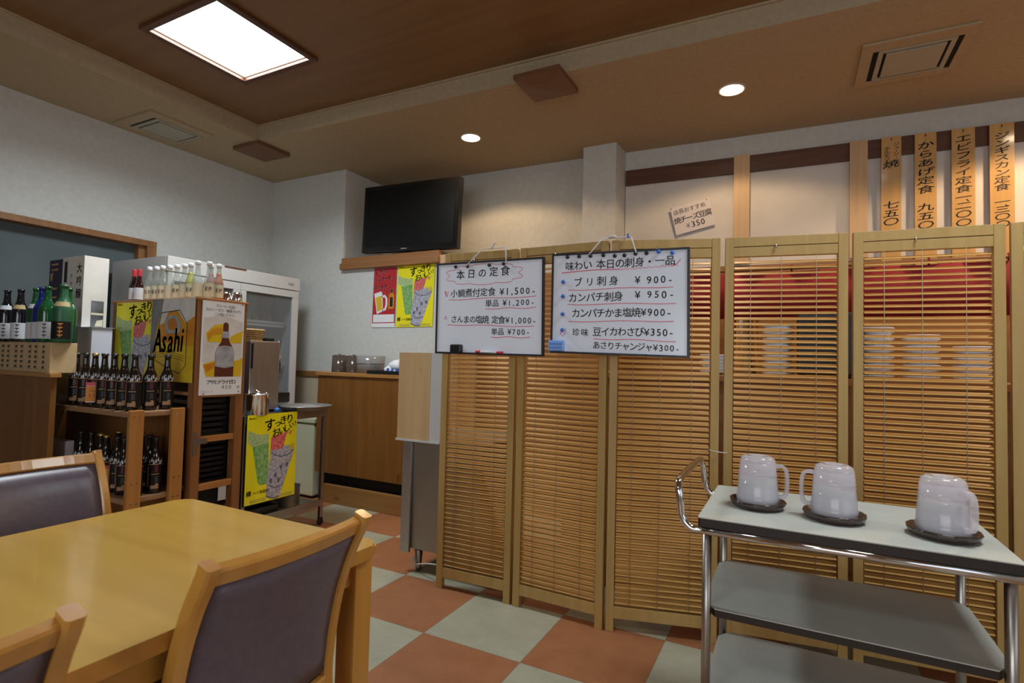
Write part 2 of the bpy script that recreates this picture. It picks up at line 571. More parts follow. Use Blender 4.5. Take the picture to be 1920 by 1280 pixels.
def tag(o, label, cat, group=None):
    o['label'] = label
    o['category'] = cat
    if group:
        o['group'] = group
    return o


def thing(name, label, cat, loc=(0, 0, 0), group=None):
    o = bpy.data.objects.new(name, None)
    COL.objects.link(o)
    o.location = loc
    o.empty_display_size = 0.05
    ORG[o.name] = Vector(loc)
    return tag(o, label, cat, group)


def struct(name, bm, mats):
    o = obj(name, bm, mats)
    o['kind'] = 'structure'
    return o


def dup(root, loc, rotz=None, label=None, group=None):
    r = root.copy()
    COL.objects.link(r)
    r.location = loc
    if rotz is not None:
        r.rotation_euler = (0, 0, rotz)
    if label:
        r['label'] = label
    if group:
        r['group'] = group
    for ch in list(root.children):
        c = ch.copy()
        COL.objects.link(c)
        c.parent = r
        for g in list(ch.children):
            d = g.copy()
            COL.objects.link(d)
            d.parent = c
    return r


NB = bmesh.new

# ------------------------------------------------------------------ lettering
_glyph = {}


def glyph(ch, bold):
    k = (ch, bold)
    if k not in _glyph:
        c = bpy.data.curves.new('g', 'FONT')
        c.body = ch
        c.resolution_u = 2
        c.offset = bold
        o = bpy.data.objects.new('g', c)
        COL.objects.link(o)
        dg = bpy.context.evaluated_depsgraph_get()
        me = bpy.data.meshes.new_from_object(o.evaluated_get(dg))
        vs = [v.co.copy() for v in me.vertices]
        fs = [tuple(p.vertices) for p in me.polygons]
        bpy.data.objects.remove(o)
        bpy.data.curves.remove(c)
        bpy.data.meshes.remove(me)
        if vs:
            x0, x1 = min(v.x for v in vs), max(v.x for v in vs)
            y0, y1 = min(v.y for v in vs), max(v.y for v in vs)
        else:
            x0 = x1 = y0 = y1 = 0
        _glyph[k] = (vs, fs, x0, x1, y0, y1)
    return _glyph[k]


class Plane:
    """a flat face: o = lower left corner, ux / uy unit directions, n outward"""
    def __init__(s, o, ux, uy, W=1.0, H=1.0):
        s.o = Vector(o)
        s.ux = Vector(ux).normalized()
        s.uy = Vector(uy).normalized()
        s.n = s.ux.cross(s.uy).normalized()
        s.W, s.H = W, H

    def p(s, x, y, d=0.0):
        return s.o + s.ux * x + s.uy * y + s.n * d

    def uv(s, u, v, d=0.0):       # u from left, v from top, both 0..1
        return s.p(u * s.W, (1 - v) * s.H, d)


def put_char(bm, pl, ch, cx, cy, size, d, rot=0.0, shear=0.0, sx=1.0, bold=0.0, mi=0):
    """centre of the em box at cx, cy"""
    if bold > 0.001:
        for dx, dy in ((-1, -0.6), (1, -0.6), (-1, 0.6), (1, 0.6)):
            q = size * bold * 0.8
            put_char(bm, pl, ch, cx + dx * q, cy + dy * q, size, d, rot, shear, sx, 0.0, mi)
        return
    vs, fs, x0, x1, y0, y1 = glyph(ch, 0.0)
    if not vs:
        return
    wide = ord(ch) > 0x2000 and ch not in '¥'
    ex = 0.5 if wide else (x0 + x1) / 2
    ey = 0.38
    c, s = math.cos(rot), math.sin(rot)
    bv = []
    for v in vs:
        x = (v.x - ex + shear * (v.y - ey)) * size * sx
        y = (v.y - ey) * size
        bv.append(bm.verts.new(pl.p(cx + c * x - s * y, cy + s * x + c * y, d)))
    for f in fs:
        try:
            bm.faces.new([bv[i] for i in f]).material_index = mi
        except ValueError:
            pass


def text_row(bm, pl, body, u0, u1, v, size, d=0.0008, slope=0.0, jit=0.0, shear=0.0, bold=0.0, mi=0, sx=1.0):
    """spread body between u0..u1 (fractions of plane) at height v (from top); size in metres"""
    wts = [(1.0 if ord(c) > 0x2000 else (0.45 if c in ' .,、' else 0.68)) for c in body]
    tot = sum(wts)
    x = u0 * pl.W
    L = (u1 - u0) * pl.W
    for c, wt in zip(body, wts):
        a = L * wt / tot
        cx = x + a / 2
        x += a
        if c == ' ':
            continue
        yy = (1 - v) * pl.H + slope * (cx - u0 * pl.W)
        put_char(bm, pl, c, cx, yy + random.uniform(-jit, jit) * size * 0.5, size * (1 + random.uniform(-jit, jit)), d,
                 random.uniform(-jit, jit) * 0.6, shear + random.uniform(-jit, jit) * 0.6, sx, bold, mi)


def text_col(bm, pl, body, u, v0, v1, size, d=0.0008, shear=0.0, bold=0.0, sx=1.0, mi=0, jit=0.0, rot=0.0):
    n = len(body)
    for i, c in enumerate(body):
        if c == ' ':
            continue
        v = v0 + (v1 - v0) * (i + 0.5) / n
        if c == 'ー':
            put_char(bm, pl, '|', u * pl.W, (1 - v) * pl.H, size * 0.8, d, -0.15, 0, 1.2, bold, mi)
        else:
            put_char(bm, pl, c, u * pl.W, (1 - v) * pl.H, size, d, rot + random.uniform(-jit, jit), shear, sx, bold, mi)


def poly(bm, pl, pts, d=0.0004, mi=0):
    """flat shape from u, v points"""
    f = bm.faces.new([bm.verts.new(pl.uv(u, v, d)) for u, v in pts])
    f.material_index = mi
    return f


def stroke(bm, pl, pts, wd, d=0.0007, mi=0):
    """ribbon along u, v points"""
    P = [Vector((u * pl.W, (1 - v) * pl.H)) for u, v in pts]
    L, Rr = [], []
    for i, p in enumerate(P):
        t = (P[min(i + 1, len(P) - 1)] - P[max(i - 1, 0)]).normalized()
        q = Vector((-t.y, t.x)) * wd / 2
        L.append(bm.verts.new(pl.p(p.x + q.x, p.y + q.y, d)))
        Rr.append(bm.verts.new(pl.p(p.x - q.x, p.y - q.y, d)))
    for i in range(len(P) - 1):
        bm.faces.new((L[i], L[i + 1], Rr[i + 1], Rr[i])).material_index = mi


def sheet(bm, pl, th=0.0012, mi=0, u0=0, u1=1, v0=0, v1=1, d0=0.0):
    c = [(u0, v1), (u1, v1), (u1, v0), (u0, v0)]
    a = [bm.verts.new(pl.uv(u, v, d0)) for u, v in c]
    b = [bm.verts.new(pl.uv(u, v, d0 - th)) for u, v in c]
    fs = [bm.faces.new(a), bm.faces.new(b[::-1])]
    for i in range(4):
        fs.append(bm.faces.new((a[i], b[i], b[(i + 1) % 4], a[(i + 1) % 4])))
    for f in fs:
        f.material_index = mi


def prism(bm, pts, z0, z1, mi=0):
    a = [bm.verts.new((x, y, z0)) for x, y in pts]
    b = [bm.verts.new((x, y, z1)) for x, y in pts]
    n = len(pts)
    fs = [bm.faces.new(a[::-1]), bm.faces.new(b)]
    for i in range(n):
        fs.append(bm.faces.new((a[i], a[(i + 1) % n], b[(i + 1) % n], b[i])))
    for f in fs:
        f.material_index = mi
    return bm


# ================================================================== THE SETTING
ZC, ZP = 2.80, 2.92          # soffit and raised panel
FIX = ((-2.848, 1.935), (-1.0, -0.9), (0.68, 1.94))      # square ceiling lights, the middle entry added out of view
bm = NB()
box(bm, -4.9, 3.3, -3.3, 4.6, -0.08, 0)
struct('floor', bm, M['floor'])


def cof_y(x):                # rear edge of the raised ceiling panel
    return 2.751 + (x + 3.685) * 0.0256


bm = NB()
prism(bm, [(-4.9, -3.3), (-3.685, -3.3), (-3.685, 2.751), (-3.685, 4.6), (-4.9, 4.6)], ZC, ZC + 0.2)
prism(bm, [(-3.685, 2.751), (3.3, cof_y(3.3)), (3.3, 4.6), (-3.685, 4.6)], ZC, ZC + 0.2)
xa = -3.685
for fx, fy in FIX:                         # the panel leaves a square hole at each light
    box(bm, xa, fx - 0.29, -3.3, 2.751, ZP, ZP + 0.08, mi=1)
    box(bm, fx - 0.29, fx + 0.29, -3.3, fy - 0.29, ZP, ZP + 0.08, mi=1)
    box(bm, fx - 0.29, fx + 0.29, fy + 0.29, 2.751, ZP, ZP + 0.08, mi=1)
    xa = fx + 0.29
box(bm, xa, 3.3, -3.3, 2.751, ZP, ZP + 0.08, mi=1)
prism(bm, [(-3.685, 2.751), (3.3, 2.751), (3.3, cof_y(3.3))], ZP, ZP + 0.08, mi=1)
struct('ceiling', bm, [M['soffit'], M['ceil_wood']])
bm = NB()
box(bm, -3.685, -3.672, -3.3, 2.74, ZP - 0.012, ZP - 0.0005)
prism(bm, [(-3.685, 2.738), (3.19, cof_y(3.19) - 0.013), (3.19, cof_y(3.19)), (-3.685, 2.751)], ZP - 0.012, ZP - 0.0005)
struct('trim_1', bm, M['soffit'])

# back wall: left stretch, recess for the television, pillar, stretch behind the screens
bm = NB()
prism(bm, [(-4.44, 3.505), (-3.51, 3.505), (-3.51, 4.03), (-1.44, 4.095), (-1.44, 3.89), (-1.18, 3.89),
           (-1.17, 4.117), (3.2, 4.32), (3.2, 4.5), (-4.6, 4.5), (-4.6, 3.505)], 0, ZC)
prism(bm, [(-3.51, 3.505), (-2.475, 3.505), (-2.475, 4.02), (-3.51, 4.03)], 0, 1.905)
struct('wall_back', bm, M['wall'])
bm = NB()
prism(bm, [(-1.165, 4.105), (3.19, 4.308), (3.19, 4.318), (-1.165, 4.116)], 1.86, 2.645)
struct('trim_2', bm, M['wall_white'])
bm = NB()      # wood panelling low behind the screens
prism(bm, [(-2.39, 3.98), (-1.45, 4.01), (-1.45, 3.86), (-1.165, 3.86), (-1.165, 4.08), (3.19, 4.285), (3.19, 4.30), (-1.165, 4.10), (-1.165, 4.09), (-1.17, 3.885), (-1.445, 3.885), (-1.445, 4.088), (-2.39, 4.06)], 0, 1.86)
struct('trim_3', bm, M['knottyx'])
# dark picture rail
bm = NB()
prism(bm, [(-1.16, 4.088), (3.19, 4.290), (3.19, 4.305), (-1.16, 4.104)], 2.525, 2.645)
struct('trim_4', bm, M['trim_dark'])
for k, (x0, x1, zb, zt) in enumerate(((-0.38, -0.277, 1.87, 2.645), (0.325, 0.424, 1.87, 2.642))):
    bm = NB()
    y = 4.117 + (x0 + 1.17) * 0.0465
    prism(bm, [(x0, y - 0.062), (x1, y - 0.057), (x1, y - 0.034), (x0, y - 0.038)], zb, zt)
    struct('trim_%d' % (5 + k), bm, M['board_light'])
# ledge under the television and the pale post at its end
bm = NB()
box(bm, -3.497, -2.47, 3.475, 3.90, 1.955, 2.003, 0.003)
box(bm, -3.505, -2.465, 3.462, 3.504, 1.902, 1.955, 0.003)
struct('trim_7', bm, M['trim_mid'])
bm = NB()
box(bm, -2.474, -2.395, 3.485, 4.02, 0, 1.965)
struct('trim_8', bm, M['board_light'])
# rail and low panelling of the left stretch
bm = NB()
box(bm, -4.43, -3.42, 3.478, 3.504, 0.965, 1.015, 0.003)
struct('trim_9', bm, M['trim_mid'])
bm = NB()
box(bm, -4.43, -3.42, 3.49, 3.504, 0.08, 0.965)
struct('trim_10', bm, M['beige'])
bm = NB()
box(bm, -4.43, -3.42, 3.485, 3.504, 0, 0.08)
struct('baseboard_back', bm, M['trim_mid'])

# left wall with the framed opening
bm = NB()
box(bm, -4.6, -4.44, 2.40, 3.505, 0, ZC)
box(bm, -4.6, -4.44, -3.3, 2.40, 1.975, ZC)
box(bm, -4.6, -4.44, -3.3, -1.2, 0, 1.975)
struct('wall_left', bm, M['wall'])
bm = NB()
box(bm, -4.60, -4.52, -1.2, 2.40, 0, 1.975)
d1 = struct('door_1', bm, M['grey_panel'])
bm = NB()
box(bm, -4.52, -4.422, -1.2, 2.452, 1.962, 2.006, 0.003)
box(bm, -4.52, -4.422, 2.385, 2.452, 0, 1.962, 0.003)
box(bm, -4.519, -4.46, 2.34, 2.385, 0, 1.962)
obj('door_frame', bm, M['trim_midz'], d1)

# right wall and the wall behind the camera, both with windows
bm = NB()
box(bm, 3.2, 3.3, -3.3, 4.5, 0, 0.8)
box(bm, 3.2, 3.3, -3.3, 4.5, 2.2, ZP)
box(bm, 3.2, 3.3, -3.3, -1.2, 0.8, 2.2)
box(bm, 3.2, 3.3, 1.6, 4.5, 0.8, 2.2)
struct('wall_right', bm, M['wall'])
bm = NB()
box(bm, -4.6, 3.3, -3.4, -3.3, 0, 0.85)
box(bm, -4.6, 3.3, -3.4, -3.3, 2.25, ZP)
box(bm, -4.6, -1.5, -3.4, -3.3, 0.85, 2.25)
box(bm, 1.9, 3.3, -3.4, -3.3, 0.85, 2.25)
struct('wall_rear', bm, M['wall'])
bm = NB()
for x0, x1, z0, z1 in ((-1.5, 1.9, 0.85, 0.9), (-1.5, 1.9, 2.2, 2.25), (-1.5, -1.45, 0.9, 2.2), (1.85, 1.9, 0.9, 2.2), (0.17, 0.23, 0.9, 2.2)):
    box(bm, x0, x1, -3.38, -3.32, z0, z1)
w1 = struct('window_1', bm, M['white'])
bm = NB()
box(bm, -1.45, 1.85, -3.355, -3.349, 0.9, 2.2)
obj('window_pane', bm, M['door_glass'], w1)
bm = NB()
for y0, y1, z0, z1 in ((-1.2, 1.6, 0.8, 0.85), (-1.2, 1.6, 2.15, 2.2), (-1.2, -1.15, 0.85, 2.15), (1.55, 1.6, 0.85, 2.15), (0.17, 0.23, 0.85, 2.15)):
    box(bm, 3.22, 3.28, y0, y1, z0, z1)
w2 = struct('window_2', bm, M['white'])
bm = NB()
box(bm, 3.249, 3.255, -1.15, 1.55, 0.85, 2.15)
obj('window_pane', bm, M['door_glass'], w2)

# ================================================================== CEILING FIXTURES


def ceiling_light(cx, cy, label, power=31):
    t = thing('ceiling_light', label, 'ceiling light', (cx, cy, ZP), 'square ceiling lights')
    bm = NB()
    a, b = 0.327, 0.290
    for x0, x1, y0, y1 in ((-a, a, -a, -b), (-a, a, b, a), (-a, -b, -b, b), (b, a, -b, b)):
        box(bm, cx + x0, cx + x1, cy + y0, cy + y1, ZP - 0.022, ZP - 0.001, 0.004)
    obj('frame', bm, M['trim_dark'], t)
    bm = NB()
    box(bm, cx - b, cx + b, cy - b, cy + b, ZP + 0.006, ZP + 0.020)
    obj('diffuser', bm, M['lamp'], t)
    l = area_light('ceiling_light_glow', (cx, cy, ZP + 0.003), (0, 0, 0), 0.56, 0.56, power, (0.86, 0.95, 1.0))
    l.data.spread = math.radians(150)
    return t


ceiling_light(-2.848, 1.935, 'square white ceiling light glowing in the brown wood ceiling panel')
ceiling_light(0.68, 1.94, 'square white ceiling light set in the wood ceiling above the drinks trolley', 17)
ceiling_light(-1.0, -0.9, 'unseen square ceiling light added behind the viewer for consistent light', 8)  # extra panel out of view, added to keep the room light consistent


def downlight(cx, cy, label, power):
    t = thing('downlight', label, 'downlight', (cx, cy, ZC), 'round warm downlights')
    bm = NB()
    lathe(bm, [(0.066, -0.001), (0.078, -0.001), (0.080, -0.006), (0.074, -0.010), (0.066, -0.008), (0.066, -0.001)], (cx, cy, ZC), 32)
    obj('rim', bm, M['downlight_rim'], t)
    bm = NB()
    cyl(bm, (cx, cy), 0.066, ZC - 0.007, ZC - 0.002, 32)
    obj('bulb', bm, M['bulb'], t)
    d = bpy.data.lights.new('downlight_glow', 'SPOT')
    d.energy = power
    d.color = (1.0, 0.68, 0.38)
    d.spot_size = math.radians(142)
    d.spot_blend = 0.22
    d.shadow_soft_size = 0.06
    o = bpy.data.objects.new('downlight_glow', d)
    o.location = (cx, cy, ZC - 0.03)
    COL.objects.link(o)


downlight(-2.134, 3.366, 'round warm downlight in the soffit in front of the television', 26)
downlight(-0.333, 3.41, 'round warm downlight in the soffit beside the right air vent', 22)
downlight(1.45, 3.45, 'unseen warm downlight added to light the hanging menu strips', 72)  # outside the view, added to brighten the menu strips


def air_vent(x0, x1, y0, y1, ix0, ix1, iy0, iy1, slot, label):
    t = thing('air_conditioner_panel', label, 'air vent', ((x0 + x1) / 2, (y0 + y1) / 2, ZC), 'square ceiling air vents')
    z = ZC
    bm = NB()
    for a in ((x0, x1, y0, iy0), (x0, x1, iy1, y1), (x0, ix0, iy0, iy1), (ix1, x1, iy0, iy1)):
        box(bm, *a, z - 0.012, z - 0.001)
    obj('frame', bm, M['soffit'], t)
    bm = NB()
    box(bm, ix0, ix1, iy0, iy1, z - 0.004, z - 0.001)
    obj('slot', bm, M['gap_shade'], t)
    bm = NB()
    s = slot
    a, b, c, d = ix0 + s[0], ix1 - s[1], iy0 + s[2], iy1 - s[3]
    g = 0.022
    for q in ((a, b, c, c + g), (a, b, d - g, d), (a, a + g, c + g, d - g), (b - g, b, c + g, d - g)):
        box(bm, *q, z - 0.014, z - 0.004)
    obj('louvre', bm, M['vent'], t)
    bm = NB()
    e = g + 0.014
    box(bm, a + e, b - e, c + e, d - e, z - 0.017, z - 0.004, 0.003)
    obj('grille', bm, M['vent'], t)


air_vent(0.308, 0.785, 3.213, 3.678, 0.362, 0.740, 3.292, 3.630, (0.026, 0.026, 0.006, 0.006),
         'square beige air vent in the soffit above the menu strips')
air_vent(-4.37, -3.905, 2.08, 2.54, -4.305, -3.985, 2.150, 2.512, (0.006, 0.006, 0.022, 0.006),
         'square beige air vent in the soffit along the left wall')


def cover(x0, x1, y0, y1, label):
    t = thing('ceiling_speaker', label, 'ceiling cover', ((x0 + x1) / 2, (y0 + y1) / 2, ZC), 'brown pyramid ceiling covers')
    bm = NB()
    z0, z1, z2 = ZC - 0.001, ZC - 0.03, ZC - 0.052
    box(bm, x0, x1, y0, y1, z1, z0)
    obj('rim', bm, M['speaker'], t)
    bm = NB()
    e = 0.004
    c = [bm.verts.new(q) for q in ((x0 + e, y0 + e, z1), (x1 - e, y0 + e, z1), (x1 - e, y1 - e, z1), (x0 + e, y1 - e, z1))]
    ap = bm.verts.new(((x0 + x1) / 2, (y0 + y1) / 2, z2))
    for i in range(4):
        bm.faces.new((c[i], c[(i + 1) % 4], ap))
    bm.faces.new(c)
    obj('pyramid_face', bm, M['speaker'], t)


cover(-1.447, -1.160, 2.72, 3.02, 'brown square pyramid cover on the soffit edge between the two downlights')
cover(-3.962, -3.662, 2.735, 3.03, 'brown square pyramid cover at the corner of the ceiling panel')

# ================================================================== TELEVISION AND WALL POSTERS
t = thing('television', 'large black flat television standing in the wall recess above the ledge', 'television', (-2.80, 3.56, 2.003))
RT = (Matrix.Rotation(math.radians(1.7), 3, 'Y'), V(-2.80, 3.5, 2.31))
bm = NB()
box(bm, -3.286, -2.314, 3.50, 3.56, 2.025, 2.592, 0.008, rot=RT)
box(bm, -3.15, -2.45, 3.555, 3.60, 2.09, 2.50, 0.015, rot=RT)
obj('housing', bm, M['tv_frame'], t)
bm = NB()
box(bm, -3.25, -2.35, 3.4975, 3.50, 2.072, 2.560, rot=RT)
obj('screen', bm, M['tv_screen'], t)
bm = NB()
box(bm, -2.86, -2.80, 3.498, 3.501, 2.043, 2.049, rot=RT)
obj('maker_mark', bm, M['p_silver'], t)
bm = NB()
box(bm, -2.95, -2.72, 3.50, 3.68, 2.003, 2.015, 0.003)
box(bm, -2.87, -2.80, 3.56, 3.60, 2.012, 2.14, 0.003)
obj('stand', bm, M['black'], t)


def glasses_poster(pl, label, group='yellow drink posters'):
    """yellow sheet with three tall glasses and brush lettering"""
    t = thing('drink_poster', label, 'poster', tuple(pl.p(pl.W / 2, 0)), group)
    bm = NB()
    sheet(bm, pl, 0.0012)
    obj('sheet', bm, M['yellow'], t)
    bm = NB()
    poly(bm, pl, [(0.075, 0.225), (0.42, 0.27), (0.44, 0.80), (0.27, 0.805), (0.235, 0.76)], 0.0004)
    obj('green_glass_print', bm, M['p_green'], t)
    bm = NB()
    poly(bm, pl, [(0.02, 0.165), (0.16, 0.215), (0.30, 0.235), (0.42, 0.225), (0.42, 0.33), (0.12, 0.36), (0.02, 0.30)], 0.0007)
    obj('ice_print', bm, M['p_greenlight'], t)
    bm = NB()
    poly(bm, pl, [(0.47, 0.275), (0.80, 0.225), (0.70, 0.46), (0.46, 0.50)], 0.0007)
    poly(bm, pl, [(0.80, 0.240), (0.94, 0.215), (0.94, 0.222), (0.80, 0.252)], 0.0007)
    poly(bm, pl, [(0.865, 0.235), (0.89, 0.232), (0.875, 0.268), (0.85, 0.272)], 0.0007)
    obj('rose_glass_print', bm, M['p_rose'], t)
    bm = NB()
    poly(bm, pl, [(0.47, 0.42), (0.60, 0.43), (0.80, 0.385), (0.955, 0.42), (0.945, 0.48), (0.68, 0.985), (0.42, 0.965), (0.40, 0.90)], 0.0010)
    obj('clear_glass_print', bm, M['p_ice'], t)
    bm = NB()
    stroke(bm, pl, [(0.48, 0.445), (0.56, 0.49), (0.70, 0.515), (0.84, 0.50), (0.95, 0.45)], 0.006, 0.0013)
    stroke(bm, pl, [(0.45, 0.82), (0.55, 0.86), (0.66, 0.865), (0.75, 0.84)], 0.006, 0.0013)
    stroke(bm, pl, [(0.41, 0.94), (0.50, 0.975), (0.60, 0.985), (0.68, 0.975)], 0.008, 0.0013)
    for u, v in ((0.46, 0.76), (0.62, 0.77), (0.66, 0.62), (0.55, 0.70), (0.78, 0.60)):
        poly(bm, pl, [(u, v), (u + 0.06, v - 0.01), (u + 0.045, v + 0.05), (u + 0.01, v + 0.04)], 0.0013)
    obj('ice_line_print', bm, M['p_icedark'], t)
    bm = NB()
    poly(bm, pl, [(0.84, 0.395), (0.93, 0.375), (0.96, 0.41), (0.92, 0.45), (0.85, 0.445)], 0.0013)
    obj('lemon_print', bm, M['p_lemon'], t)
    bm = NB()
    for c, x, y, sz, rt in (('す', 0.43, 0.125, 0.085, 0.1), ('っ', 0.59, 0.115, 0.055, 0.1), ('き', 0.70, 0.085, 0.062, 0.1), ('り', 0.84, 0.075, 0.066, 0.1),
                            ('お', 0.56, 0.225, 0.062, 0.18), ('い', 0.68, 0.205, 0.055, 0.2), ('し', 0.78, 0.185, 0.055, 0.2), ('い', 0.88, 0.155, 0.042, 0.25), ('!', 0.965, 0.135, 0.045, 0.25)):
        put_char(bm, pl, c, x * pl.W, (1 - y) * pl.H, sz * pl.W / 0.364 * 0.98, 0.0016, rt, 0.12, 1.0, 0.018)
    text_row(bm, pl, 'Asahi', 0.035, 0.17, 0.037, 0.020 * pl.W / 0.364, 0.0008, bold=0.02, shear=0.2)
    put_char(bm, pl, '樽', 0.075 * pl.W, (1 - 0.875) * pl.H, 0.036 * pl.W / 0.364, 0.0008, 0, 0, 1, 0.025)
    text_row(bm, pl, 'ハイ倶楽部', 0.15, 0.46, 0.878, 0.022 * pl.W / 0.364, 0.0017, bold=0.012)
    obj('lettering', bm, M['ink'], t)
    bm = NB()
    for v in (0.955, 0.968, 0.981):
        poly(bm, pl, [(0.10, v), (0.40, v), (0.40, v + 0.004), (0.10, v + 0.004)], 0.0006)
        poly(bm, pl, [(0.70, v), (0.95, v), (0.95, v + 0.004), (0.70, v + 0.004)], 0.0006)
    obj('small_print', bm, M['ink_grey'], t)
    return t


PL_W = Plane((-2.893, 3.499, 1.400), (1, 0, 0.008), (0.012, 0, 1), 0.366, 0.512)
glasses_poster(PL_W, 'yellow poster of tall glasses on the white wall beside the red poster')

# red highball poster
pl = Plane((-3.148, 3.499, 1.400), (1, 0, 0), (0.012, 0, 1), 0.242, 0.498)
t = thing('highball_poster', 'narrow red poster with a beer mug and a bottle on the white wall', 'poster', tuple(pl.p(0.12, 0)))
bm = NB()
sheet(bm, pl, 0.0012)
obj('sheet', bm, M['paper'], t)
bm = NB()
poly(bm, pl, [(0, 0.93), (1, 0.93), (1, 0), (0, 0)], 0.0003)
obj('red_ground', bm, M['poster_red'], t)
bm = NB()
poly(bm, pl, [(0.04, 0.915), (0.96, 0.915), (0.96, 0.785), (0.04, 0.785)], 0.0006)
poly(bm, pl, [(0.05, 0.43), (0.36, 0.395), (0.42, 0.45), (0.47, 0.73), (0.20, 0.775)], 0.0006)
stroke(bm, pl, [(0.40, 0.49), (0.52, 0.475), (0.60, 0.52), (0.61, 0.62), (0.56, 0.70), (0.44, 0.71)], 0.020, 0.0006)
text_row(bm, pl, 'ヒゲの', 0.06, 0.60, 0.085, 0.050, 0.0008, bold=0.018, slope=0.14, jit=0.05)
text_row(bm, pl, 'ハイボール、', 0.06, 0.92, 0.20, 0.044, 0.0008, bold=0.018, slope=0.1, jit=0.05)
text_row(bm, pl, 'あります。', 0.06, 0.72, 0.325, 0.040, 0.0008, bold=0.018, slope=0.04, jit=0.05)
obj('white_print', bm, M['paper'], t)
bm = NB()
poly(bm, pl, [(0.11, 0.50), (0.38, 0.47), (0.43, 0.70), (0.22, 0.735)], 0.0009)
obj('drink_print', bm, M['p_gold'], t)
bm = NB()
poly(bm, pl, [(0.70, 0.69), (0.93, 0.69), (0.93, 0.46), (0.87, 0.43), (0.87, 0.36), (0.77, 0.36), (0.77, 0.43), (0.70, 0.46)], 0.0006)
obj('bottle_print', bm, M['p_beer'], t)
bm = NB()
poly(bm, pl, [(0.75, 0.66), (0.88, 0.66), (0.88, 0.50), (0.75, 0.50)], 0.0009)
poly(bm, pl, [(0.78, 0.425), (0.86, 0.425), (0.86, 0.365), (0.78, 0.365)], 0.0009)
obj('bottle_label_print', bm, M['ink'], t)

# ================================================================== BACK COUNTER AND WHAT STANDS ON IT
t = thing('serving_counter', 'knotty brown wood counter standing against the back wall under the posters', 'counter', (-2.95, 3.32, 0))
bm = NB()
box(bm, -3.385, -2.40, 3.160, 3.47, 0.232, 0.995)
obj('front_panel', bm, M['knotty'], t)
bm = NB()
box(bm, -3.40, -2.40, 3.145, 3.475, 0.995, 1.022, 0.003)
obj('worktop', bm, M['counter_edge'], t)
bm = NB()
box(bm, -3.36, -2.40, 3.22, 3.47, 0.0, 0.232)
obj('kick_recess', bm, M['gap_shade'], t)
bm = NB()
box(bm, -3.30, -2.40, 3.165, 3.20, 0.0, 0.142, 0.003)
obj('base_board', bm, M['knottyx'], t)


def jug(cx, cy, r, h, m, lid, label, group):
    t = thing('water_pitcher', label, 'pitcher', (cx, cy, 1.022), group)
    bm = NB()
    lathe(bm, [(0, 0), (r, 0), (r * 1.0, 0.004), (r * 0.94, h * 0.9), (r * 0.9, h * 0.9), (r * 0.94, 0.006), (0, 0.006)], (cx, cy, 1.022), 24)
    obj('body', bm, m, t)
    bm = NB()
    lathe(bm, [(0, h * 0.905), (r * 0.95, h * 0.905), (r * 0.93, h * 0.96), (r * 0.7, h), (0.012, h), (0.012, h * 1.05), (0, h * 1.06)], (cx, cy, 1.022), 24)
    obj('lid', bm, lid, t)


jug(-3.300, 3.30, 0.062, 0.140, M['brown_plastic'], M['brown_plastic'], 'smoky brown water pitcher at the end of the wood counter near the fridge', 'brown pitchers on the counter')
jug(-3.165, 3.32, 0.062, 0.138, M['brown_plastic'], M['brown_plastic'], 'smoky brown water pitcher between the other brown one and the clear tub', 'brown pitchers on the counter')
t = thing('clear_tub', 'clear round plastic tub beside the brown pitchers on the counter', 'tub', (-2.985, 3.32, 1.022))
bm = NB()
lathe(bm, [(0, 0), (0.105, 0), (0.112, 0.138), (0.108, 0.138), (0.101, 0.004), (0, 0.004)], (-2.985, 3.32, 1.022), 28)
obj('body', bm, M['clear_plastic'], t)
bm = NB()
lathe(bm, [(0.108, 0.075), (0.1125, 0.075), (0.1125, 0.083), (0.108, 0.083)], (-2.985, 3.32, 1.022), 28)
obj('ridge', bm, M['clear_plastic'], t)
bm = NB()
box(bm, -2.86, -2.43, 3.155, 3.30, 1.022, 1.028)
box(bm, -2.87, -2.42, 3.150, 3.157, 1.022, 1.05, 0.002)
box(bm, -2.87, -2.42, 3.30, 3.307, 1.022, 1.05, 0.002)
box(bm, -2.87, -2.863, 3.157, 3.30, 1.022, 1.05, 0.002)
box(bm, -2.427, -2.42, 3.157, 3.30, 1.022, 1.05, 0.002)
tag(obj('serving_tray', bm, M['black'], at=(-2.65, 3.22, 1.022)), 'flat black tray on the counter under the folded towels', 'tray')
t = thing('towel_bundle', 'bundle of white towels with blue print on the black tray', 'towels', (-2.62, 3.24, 1.029))
bm = NB()
for (x, z, rx, rz) in ((-2.66, 1.05, 0.105, 0.05), (-2.62, 1.085, 0.10, 0.05), (-2.56, 1.095, 0.10, 0.055)):
    r = bmesh.ops.create_uvsphere(bm, u_segments=20, v_segments=12, radius=1.0)['verts']
    for v in r:
        k = 1 + 0.07 * math.sin(v.co.x * 9 + v.co.z * 7) + 0.05 * math.sin(v.co.y * 11)
        v.co = V(x + v.co.x * rx * k, 3.235 + v.co.y * 0.06 * k, max(1.0295, z + v.co.z * rz * k))
for f in bm.faces:
    f.smooth = True
obj('towels', bm, M['cloth'], t)
pl = Plane((-2.705, 3.168, 1.034), (1, 0, 0), (0, 0.15, 1), 0.22, 0.05)
bm = NB()
for u0 in (0.02, 0.20, 0.42, 0.64, 0.84):
    poly(bm, pl, [(u0, 0.9), (u0 + 0.11, 0.95), (u0 + 0.13, 0.3), (u0 + 0.03, 0.25)], 0.0)
poly(bm, pl, [(0.04, 1.0), (0.8, 1.0), (0.8, 0.86), (0.04, 0.84)], 0.0005)
obj('blue_print', bm, M['cloth_blue'], t)

